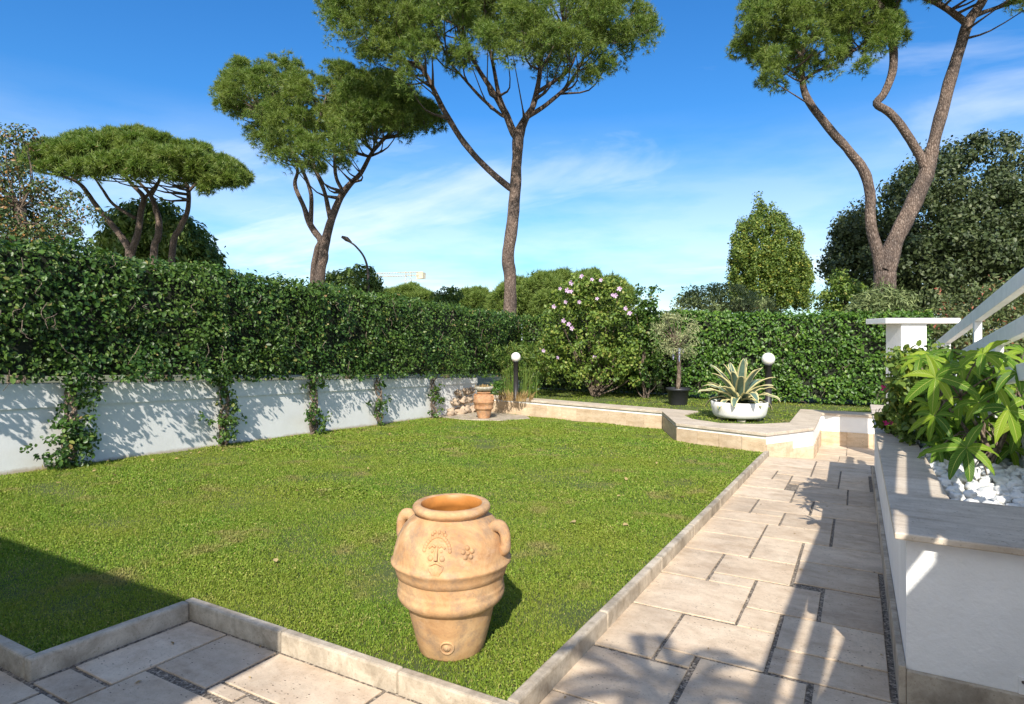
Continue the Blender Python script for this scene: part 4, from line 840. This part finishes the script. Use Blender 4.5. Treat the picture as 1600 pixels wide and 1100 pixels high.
# globe lamps
def lamp(p, r, label):
    root = empty('garden_lamp', (p[0], p[1], .02), label, 'garden lamp', 'globe lamps in the raised bed'); h = p[2]-.02
    mb = MB(); mb.lathe([(r*.55, 0), (r*.55, .03), (r*.5, .035), (r*.5, h-r*1.02), (r*.62, h-r*1.0), (r*.62, h-r*.86), (0, h-r*.86)], (0, 0, 0), 24, 0); mb.build('post', M['dark_metal'], root, False)
    mb = MB(); mb.ball((0, 0, h), r, 0, 32, 20); mb.build('globe', M['globe'], root, False)
lamp(at(1200.5, 561, 14.3), .148, 'garden lamp with a white globe on a black post behind the agave')
lamp(at(806, 558, 15.9), .125, 'garden lamp with a white globe beside the green papyrus stems, near the far jar')
# olive in black pot
op = at(1059.5, 631, 14.9); op[2] = .022
def olive():
    root = empty('plant_pot', tuple(op), 'round black plastic pot holding the small olive tree', 'plant pot'); mb = MB()
    mb.lathe([(.0, .0), (.205, 0), (.21, .01), (.255, .34), (.285, .345), (.29, .40), (.275, .405), (.255, .39), (.25, .35), (0, .35)], (0, 0, 0), 36, 0, smooth=True); mb.build('pot', M['black_plastic'], root, False)
    mb = MB(); mb.lathe([(0, .362), (.1, .365), (.252, .358)], (0, 0, 0), 24); mb.build('soil', M['soil'], root, False)
    b = np.array([op[0], op[1], op[2]+.34]); root = empty('olive_tree', tuple(b), 'small silvery olive tree standing in the black pot', 'olive tree'); mb = MB()
    T = at(1059, 545, 14.9); mb.tube([b, (b+T)/2+np.array([.03, 0, 0]), T], [.055, .047, .05], 10, 0, True, .2); cs = []
    for _ in range(75):
        a = random.random()*2*PI; py = random.uniform(494, 556); rr = np.interp(py, [492, 515, 540, 558], [22, 42, 40, 22])*random.random()**.5
        c = at(1060+math.cos(a)*rr, py, 14.9+math.sin(a)*rr*.0150); cs.append(c)
        if random.random() < .45: mb.tube([T, (T+c)/2+np.array([0, 0, .03]), c], [.02, .012, .004], 5, 0, False)
    mb.build('trunk', M['bark'], root); P, Dv = puffs(np.array(cs), .17, 34, 1, .3, .1)
    V, F = scatter_arrays([T_THIN], P, frames(Dv, .2, .8), .085*rng.uniform(.7, 1.3, len(P))); tri_mesh('crown', [(V, F, 0)], [M['olive']], root)
    root = empty('cloth_tie', tuple(T), 'faded blue and white cloth tied round the potted olive trunk', 'cloth'); mb = MB()
    for k in range(5):
        a = k*1.3; mb.tube([T+np.array([math.cos(a)*.05, math.sin(a)*.05, .0]), T+np.array([math.cos(a)*.13, math.sin(a)*.1, -.03]), T+np.array([math.cos(a)*.12, math.sin(a)*.1, -.12-.05*k])], [.02, .028, .012], 6)
    mb.build('knot', M['cloth'], root)
olive()
# agave in white bowl
ab = at(1155, 651, 12.15); ab[2] = .03
def agave():
    root = empty('planter_bowl', tuple(ab), 'wide shallow white cement bowl on small feet holding the agave', 'planter'); mb = MB()
    mb.lathe([(0, .05), (.44, .05), (.475, .07), (.5, .12), (.525, .24), (.535, .345), (.515, .355), (.495, .345), (.48, .25), (0, .24)], (0, 0, 0), 64); mb.build('bowl', M['ceramic'], root, False)
    for k in range(4):
        a = k*PI/2+.3; m = MB(); m.box(math.cos(a)*.33-.07, math.cos(a)*.33+.07, math.sin(a)*.33-.06, math.sin(a)*.33+.06, -.01, .052); m.build('foot', M['greystone'], root, False)
    m = MB(); m.lathe([(0, .33), (.3, .325), (.5, .31)], (0, 0, 0), 30); m.build('soil', M['soil'], root, False)
    c = np.array([ab[0], ab[1], ab[2]+.32]); root = empty('agave_plant', tuple(c), 'striped agave with long cream-edged leaves growing in the white bowl', 'agave')
    for k in range(36):
        lv = MB(); ring = k/36; a = k*2.399963+.35; el = R(86)-R(72)*ring**.9; ln = random.uniform(.72, .98)*(1-.12*ring); curl = (.25+1.75*ring)*random.uniform(.7, 1.25)
        if ring > .8: ln *= .85
        p = c+np.array([math.cos(a), math.sin(a), 0])*.03; e = el; V = []; n = 14
        side = np.array([-math.sin(a), math.cos(a), 0]); tw = random.uniform(-.25, .25)
        for i in range(n+1):
            t = i/n; w = .078*(.75+1.1*t)*(1-t)**.55*1.25 if t < 1 else .0; w = max(w, .001)
            d = np.array([math.cos(a)*math.cos(e), math.sin(a)*math.cos(e), math.sin(e)]); nr = np.cross(side, d); nr = -nr if nr[2] < 0 else nr
            s2 = side*math.cos(tw*t)+nr*math.sin(tw*t); up = nr*w*.5*(1-t*.5)
            wv = .012*math.sin(t*22+k)*(ring > .5)
            for q, h in ((-1, 1), (-.66, .35), (0, 0), (.66, .35), (1, 1)): V.append(p+s2*w*q+up*h+nr*wv*abs(q))
            p = p+d*ln/n; e -= curl/n*(.25+1.5*t)
        fs = [(i*5+j, i*5+j+1, (i+1)*5+j+1, (i+1)*5+j) for i in range(n) for j in range(4)]
        lv.add(V, fs, 0, True); lv.m = [1 if (j % 4) in (0, 3) else 0 for j in range(len(fs))]
        o = lv.build('leaf', [M['agave_mid'], M['agave_edge']], root); s = o.modifiers.new('thickness', 'SOLIDIFY'); s.thickness = .006; s.offset = 0
agave()

# ---------------------------------------------------------------- right planter, pebbles, plants
PZ = .70
def planter():
    root = empty('long_planter', (.8, 6, -.2), 'long white raised planter with stone coping along the right side of the path', 'planter')
    mb = MB(); zb = lambda x, y: gp(y)-.1
    mb.prism([(.2, 3.45), (3.2, 3.45), (3.2, 4.1), (.4, 4.1), (.4, 9.5), (1.6, 9.5), (1.6, 9.75), (.2, 9.75)], zb, PZ-.034) ; mb.build('wall', M['render'], root)
    mb = MB(); mb.prism([(.15, 3.385), (3.2, 3.385), (3.2, 4.235), (.455, 4.235), (.455, 9.4), (1.6, 9.4), (1.6, 9.85), (.15, 9.85)], PZ-.033, PZ); mb.build('coping', M['coping'], root, bevel=.007)
    mb = MB(); zt = lambda x, y: .04 if y < 4.6 else gp(y)+.17
    y = 3.42
    for l in (.9, .95, .9, .95, .9, .9, .9):
        y2 = min(y+l, 9.78)
        mb.prism([(.168, y+.002), (.168, y2-.002), (.199, y2-.002), (.199, y+.002)], zb, lambda x, yy: gp(yy)+.17); y = y2
    mb.build('skirting', M['kerb'], root, bevel=.004)
    mb = MB(); mb.box(.2, 3.2, 3.417, 3.4485, -.25, .05); mb.build('skirting', M['kerb'], root, bevel=.004)
    mb = MB(); mb.prism([(.4, 4.1), (1.6, 4.1), (1.6, 9.5), (.4, 9.5)], .2, PZ-.075); mb.build('soil', M['soil'], root)
    # small flush access cover low on the front face
    cv = MB(); cv.box(.615, .9, 3.438, 3.449, -.02+.03, .125); o = cv.build('access_cover', M['paint'], root, bevel=.002)
    sc = MB(); sc.tube([(.63, 3.439, .105), (.63, 3.432, .105)], .006, 12); sc.build('screw', M['screw'], o)
planter()
PM = [stone_mesh(i+20, 'pebble', M['pebble'], .55, 16) for i in range(8)]
def pebbles():
    pts = []
    tries = 0
    while len(pts) < 250 and tries < 20000:
        tries += 1
        x = random.uniform(.475, 1.02); y = 4.26+random.random()**1.7*2.6
        s = random.uniform(.028, .052)
        if all((x-a)**2+(y-b)**2 > ((s+c)*.86)**2 for a, b, c in pts): pts.append((x, y, s))
    for i, (x, y, s) in enumerate(pts):
        o = bpy.data.objects.new('pebble', PM[i % 8]); COL.objects.link(o); o.location = (x, y, PZ-.062+s*.5+random.uniform(0, .012)); o.scale = (s, s*1.15, s*1.1)
        o.rotation_euler = (random.uniform(-.4, .4), random.uniform(-.4, .4), random.uniform(0, 6.28)); tag(o, 'white marble pebble among the many lying round the planter palmate plant', 'pebble', 'white pebbles in the right planter')
pebbles()
mb = MB(); mb.prism([(.457, 4.237), (1.04, 4.237), (1.04, 9.39), (.457, 9.39)], PZ-.085, PZ-.066); tag(mb.build('gravel_bed', M['greystone']), 'pale stone chippings showing between the white pebbles in the planter', 'gravel', kind='stuff')
# palmate plant
def leaflet_arrays(origin, axis, nrm, ln, wd, droop):
    """a curved pointed leaflet; returns verts, faces, uvs"""
    axis = axis/np.linalg.norm(axis); side = np.cross(axis, nrm); side /= np.linalg.norm(side)+1e-9; nr = np.cross(side, axis)
    n = 9; V = []; UV = []; p = np.array(origin, float); d = axis.copy()
    for i in range(n+1):
        t = i/n; w = wd*max(.03, math.sin(PI*min(1, t**.82*1.0))**.8*(1 if t < .55 else 1.0)) if 0 < t < 1 else wd*.03
        up = np.cross(side, d)
        for q, h in ((-1, .22), (-.5, .09), (0, 0), (.5, .09), (1, .22)): V.append(p+side*w*q+up*(h*w+.004*math.sin(t*30)*abs(q))); UV.append((.5+q*.5, t))
        p = p+d*ln/n; d = d+np.array([0, 0, -droop/n]); d /= np.linalg.norm(d)
    F = [(i*5+j, i*5+j+1, (i+1)*5+j+1, (i+1)*5+j) for i in range(n) for j in range(4)]
    return V, F, UV
def palmate_plant(name, label, base, whorls, stems):
    root = empty(name, tuple(base), label, 'plant'); V = []; F = []; U = []
    st = MB()
    for (c, facing, ln, k) in whorls:
        c = np.array(c); f = np.array(facing, float); f /= np.linalg.norm(f); a0 = random.random()*6; t1 = np.cross(f, [0, 0, 1.]); t1 /= np.linalg.norm(t1)+1e-9; t2 = np.cross(f, t1)
        for i in range(k):
            a = a0+2*PI*i/k+random.uniform(-.12, .12); ax = t1*math.cos(a)+t2*math.sin(a)+f*random.uniform(-.15, .3); l = ln*random.uniform(.78, 1.08)*(1 if ax[2] < .3 else .85)
            v, fc, uv = leaflet_arrays(c, ax, f, l, l*.128, random.uniform(.7, 1.6)); n0 = len(V); V += v; F += [[q+n0 for q in x] for x in fc]; U += uv
        s = stems[int(np.argmin([np.linalg.norm(np.array(q)-c) for q in stems]))]; s = np.array(s); m = (s+c)/2+np.array([0, 0, .05]); st.tube([s, m, c], [.006, .005, .004], 6)
    me = bpy.data.meshes.new('foliage'); me.from_pydata([tuple(v) for v in V], [], F); me.materials.append(M['palmate']); me.polygons.foreach_set('use_smooth', [True]*len(F)); uvl = me.uv_layers.new(name='UVMap')
    idx = np.zeros(len(me.loops), np.int32); me.loops.foreach_get('vertex_index', idx); uvl.data.foreach_set('uv', np.array(U)[idx].ravel().astype(np.float32)); me.update(); link('foliage', me, root)
    b = np.array(base)
    for k, s in enumerate(stems):
        s = np.array(s); bb = b+np.array([.03*math.cos(k*2), .03*math.sin(k*2), -.03]); st.tube([bb, bb*.6+s*.4+np.array([.03*(-1)**k, 0, 0]), s], [.017, .014, .009], 8, 0, True, .15, k)
    st.build('stem', M['bark'], root); return root
pb = at(1545, 745, 4.55); pb[2] = PZ-.03
tocam = np.array([.0, -1, .45])
WH = [(1462, 590, 4.15, (-.2, -1, .25), .34, 7), (1536, 553, 4.3, (-.2, -1, .9), .30, 7), (1510, 700, 4.05, (-.1, -1, .7), .33, 7), (1590, 582, 4.0, (.1, -.8, 1), .28, 7), (1438, 560, 4.6, (-.3, -.6, 1), .27, 7), (1485, 548, 4.9, (0, -.4, 1), .27, 6),
      (1575, 640, 4.1, (.3, -1, .2), .36, 6), (1560, 600, 4.6, (.2, -.6, 1), .34, 7), (1500, 625, 4.6, (-.4, -.8, .5), .32, 7), (1550, 775, 4.1, (.1, -.8, .6), .2, 6), (1460, 650, 4.6, (-.6, -.7, .5), .3, 6), (1600, 660, 4.4, (0, -1, .3), .32, 6),
      (1520, 590, 4.9, (0, -.6, 1), .34, 7), (1600, 550, 4.9, (.2, -.5, 1), .34, 7), (1580, 700, 4.5, (.3, -1, .3), .26, 6), (1480, 710, 4.7, (-.5, -.7, .5), .26, 6), (1545, 660, 4.7, (0, -.9, .6), .34, 7), (1640, 600, 4.4, (0, -.6, 1), .35, 7), (1447, 628, 5.0, (-.6, -.6, .6), .24, 6), (1500, 570, 4.6, (-.2, -.6, 1), .28, 7), (1565, 555, 4.5, (.2, -.5, 1), .28, 7), (1530, 630, 4.4, (-.1, -1, .4), .28, 6), (1490, 665, 4.9, (-.5, -.7, .5), .26, 6), (1570, 675, 4.8, (0, -.9, .6), .26, 6), (1520, 740, 4.6, (0, -.9, .8), .18, 6), (1595, 620, 4.7, (0, -.9, .6), .28, 6),
      (1418, 568, 5.0, (-.6, -.5, .8), .2, 6), (1412, 552, 5.3, (-.2, -.5, 1), .18, 6)]
stems = [at(1500, 620, 4.6), at(1548, 600, 4.6), at(1590, 610, 4.5), at(1520, 680, 4.5), at(1470, 620, 4.8), at(1560, 700, 4.5)]
rw = random.Random(5)
for _ in range(52):
    WH.append((rw.uniform(1455, 1640), rw.uniform(552, 715), rw.uniform(4.6, 5.3), (rw.uniform(-.6, .4), -.7, rw.uniform(.3, 1)), rw.uniform(.22, .29), 7))
WH = [(x, y, Z, f, l*.76, k) for x, y, Z, f, l, k in WH]
palmate_plant('palmate_plant', 'large bright green plant with hand-shaped leaves in the right planter', pb, [(at(x, y, Z), f, l, k) for x, y, Z, f, l, k in WH], stems)
bc = [at(random.uniform(1396, 1470), random.uniform(552, 688), 5.5+random.uniform(-.25, .7)) for _ in range(150)]+[at(random.uniform(1380, 1404), random.uniform(645, 672), 5.9) for _ in range(14)]+[at(random.uniform(1393, 1420), random.uniform(595, 640), 5.6) for _ in range(16)]
bb = at(1440, 690, 6.4); bb[2] = PZ-.06
bv = bush('flowering_shrub', 'leafy shrub with a few magenta flowers spilling over the planter edge', 'flowering shrub', tuple(bb), np.array(bc), .1, 30, .06, M['poplar'], [T_WIDE, T_LEAF], 14, .01)
pf = flower_mesh(.028, M['pink'], 'flower', 9); put_flowers(bv, pf, [at(x, y, 5.75) for x, y in [(1384, 608), (1397, 601), (1401, 603), (1397, 657), (1394, 661), (1384, 662), (1381, 606)]])
# ---------------------------------------------------------------- gate pillar and stairs
def pillar():
    root = empty('gate_pillar', (.87, 12.5, -.7), 'white square pillar with a wide flat capstone by the right hedge', 'pillar')
    ax = np.array([CS, SN]); bx = np.array([-SN, CS]); c = at(1432, 500, 10.5)[:2]
    def sq(x0, x1, y0, y1, z0, z1, name, mat):
        mb = MB(); mb.prism([tuple(c+ax*x+bx*y) for x, y in ((x0, y0), (x1, y0), (x1, y1), (x0, y1))], z0, z1); mb.build(name, mat, root, bevel=.006)
    sq(-.22, .215, .06, .5, -1, 1.868, 'shaft', M['render']); sq(-.52, .75, 0, .6, 1.87, 1.96, 'capstone', M['render'])
pillar()
def rails():
    root = empty('stair_railing', (.9, 6, .6), 'white painted stair railing of sloping square bars at the right edge', 'railing'); s = -.0965
    X = .9; z1 = lambda y: 1.995+(y-4.86)*s; z2 = lambda y: 1.70+(y-4.86)*s; z3 = lambda y: 1.405+(y-4.86)*s
    for zf, y0, y1 in ((z1, -1.5, 10.4), (z2, -1.5, 10.4), (z3, 3.3, 8.6)):
        mb = MB(); v = [(x, y, zf(y)+dz) for y in (y0, y1) for x in (X, X+.06) for dz in (-.055, .055)]
        mb.add(v, [(0, 1, 3, 2), (4, 6, 7, 5), (0, 4, 5, 1), (2, 3, 7, 6), (1, 5, 7, 3), (0, 2, 6, 4)]); mb.build('rail', M['paint'], root, bevel=.004)
    for ya in (4.7, 6.8, 8.9):
        mb = MB(); yb = ya-.95; zm = z2(ya)+.02
        mb.box(X-.001, X+.055, ya-.05, ya+.03, zm-.03, z1(ya)-.05); mb.box(X-.0012, X+.0548, yb-.03, ya-.052, zm-.03, zm+.035); mb.box(X-.001, X+.055, yb-.03, yb+.05, z3(yb)-.3, zm-.032)
        mb.build('post', M['paint'], root, bevel=.004)
    root = empty('stair_wall', (1.2, 5, 0), 'white rendered side wall of the stairs behind the palmate plant', 'wall'); mb = MB()
    mb.prism([(1.05, 1.6), (1.05, 9.3), (1.25, 9.3), (1.25, 1.6)], -.6, lambda x, y: 1.18+(y-4.86)*s); mb.build('wall', M['render'], root)
    for k in range(9):
        st = MB(); y = 9.6-k*.9; st.box(1.252, 2.6, y-.9+.002, y, -.7, .1+k*.16); st.build('step', M['trav_clad'], root)
rails()

# ---------------------------------------------------------------- street lamp and crane
def street_lamp():
    Z = 30; root = empty('street_lamp', (*at(575, 460, Z)[:2], -1), 'curved brown street lamp rising beyond the left hedge', 'street lamp'); mb = MB()
    mb.tube([at(575, 613, Z), at(575, 460, Z), at(575, 425, Z), at(569, 402, Z), at(556, 385, Z), at(545, 377, Z)], [.09, .075, .06, .05, .045, .04], 10); mb.build('pole', M['lamp_grey'], root)
    mb = MB(); a, b = at(549, 379, Z), at(534, 370, Z); mb.tube([a, (a+b)/2+np.array([0, 0, .03]), b], [.05, .12, .06], 10); mb.build('lamp_head', M['lamp_grey'], root)
street_lamp()
def crane():
    Z = 190; root = empty('tower_crane', (*at(638, 460, Z)[:2], -1), 'tiny pale tower crane far away on the skyline', 'crane')
    def lattice(a, b, w, n, name):
        mb = MB(); a, b = np.array(a), np.array(b); d = (b-a)/n; u = np.array([CS, SN, 0]) if abs(d[2]) > abs(d[0]) else np.array([0, 0, 1.]); v = np.array([-SN, CS, 0])
        C = [u*w+v*w, u*w-v*w, -u*w-v*w, -u*w+v*w]
        for c in C: mb.tube([a+c, b+c], .07, 4, 0, False, sub=1)
        for i in range(n):
            for k in range(4): mb.tube([a+d*i+C[k], a+d*(i+1)+C[(k+1) % 4]], .04, 3, 0, False, sub=1)
        mb.build(name, M['crane'], root)
    lattice(at(638, 545, Z), at(638, 424, Z), .8, 14, 'mast'); lattice(at(588, 430, Z), at(661, 427.5, Z), .55, 18, 'jib')
    mb = MB(); c = at(658, 429, Z); mb.box(c[0]-1.2, c[0]+1.2, c[1]-.8, c[1]+.8, c[2]-1.3, c[2]+.6); mb.build('counterweight', M['crane'], root)
crane()

# ---------------------------------------------------------------- house and palm behind the viewpoint (they shade the foreground)
def house():
    root = empty('house', (-7, -4, -1), 'white house with a flat roof behind the terrace', 'house')
    mb = MB(); mb.box(-16, -1.35, -9, -1.3, -.9, 2.75); mb.build('wall', M['render'], root); mb = MB(); mb.box(-16.3, -1.2, -9.3, -1.1, 2.752, 2.95); mb.build('roof', M['coping'], root)
    root = empty('planter_shade_wall', (2, 1.5, 0), 'unseen white wall added beside the terrace to shade the planter', 'wall'); mb = MB()  # added unseen wall, its sloping edge cut to cast shade on the planter
    poly = [(.59, 1.35), (1.23, 2.31), (1.29, 3.05), (6, 3.05), (6, -.4), (.59, -.4)]; v = [(x, 1.5, z) for x, z in poly]+[(x, 1.38, z) for x, z in poly]; n = 6
    mb.add(v, [tuple(range(n)), tuple(range(n, 2*n))[::-1]]+[(i, i+n, (i+1) % n+n, (i+1) % n) for i in range(n)]); mb.build('wall', M['render'], root)
house()
def palm():
    b = np.array([1.9, -1.9, 0]); top = np.array([1.0, -1.1, 3.3]); root = empty('palm_tree', tuple(b), 'small palm with feathery fronds beside the terrace', 'palm tree'); mb = MB(); mb.tube([b, (b+top)/2+np.array([.1, -.1, 0]), top], [.09, .07, .06], 10); mb.build('trunk', M['bark'], root)
    P = []; Ax = []; mb = MB()
    for k in range(7):
        a = k*2*PI/7+.2; p = top.copy(); e = .9; pts = [p.copy()]
        for i in range(22):
            d = np.array([math.cos(a)*math.cos(e), math.sin(a)*math.cos(e), math.sin(e)]); p = p+d*.028; e -= .07; pts.append(p.copy()); s = np.array([-math.sin(a), math.cos(a), 0])
            for q in (-1, 1): P.append(p.copy()); Ax.append(s*q+d*.7+np.array([0, 0, -.15]))
        mb.tube(pts[::4], .01, 5, 0, False)
    Ax = np.array(Ax); Ax /= np.linalg.norm(Ax, axis=1)[:, None]; z = np.tile([0, 0, 1.], (len(Ax), 1)); z -= Ax*(z*Ax).sum(1)[:, None]; z /= np.linalg.norm(z, axis=1)[:, None]
    V, F = scatter_arrays([T_THIN], np.array(P), np.stack([np.cross(Ax, z), Ax, z], axis=2), np.full(len(P), .17)); tri_mesh('fronds', [(V, F, 0)], [M['pinnate']], root); mb.build('frond_ribs', M['bark'], root)
palm()
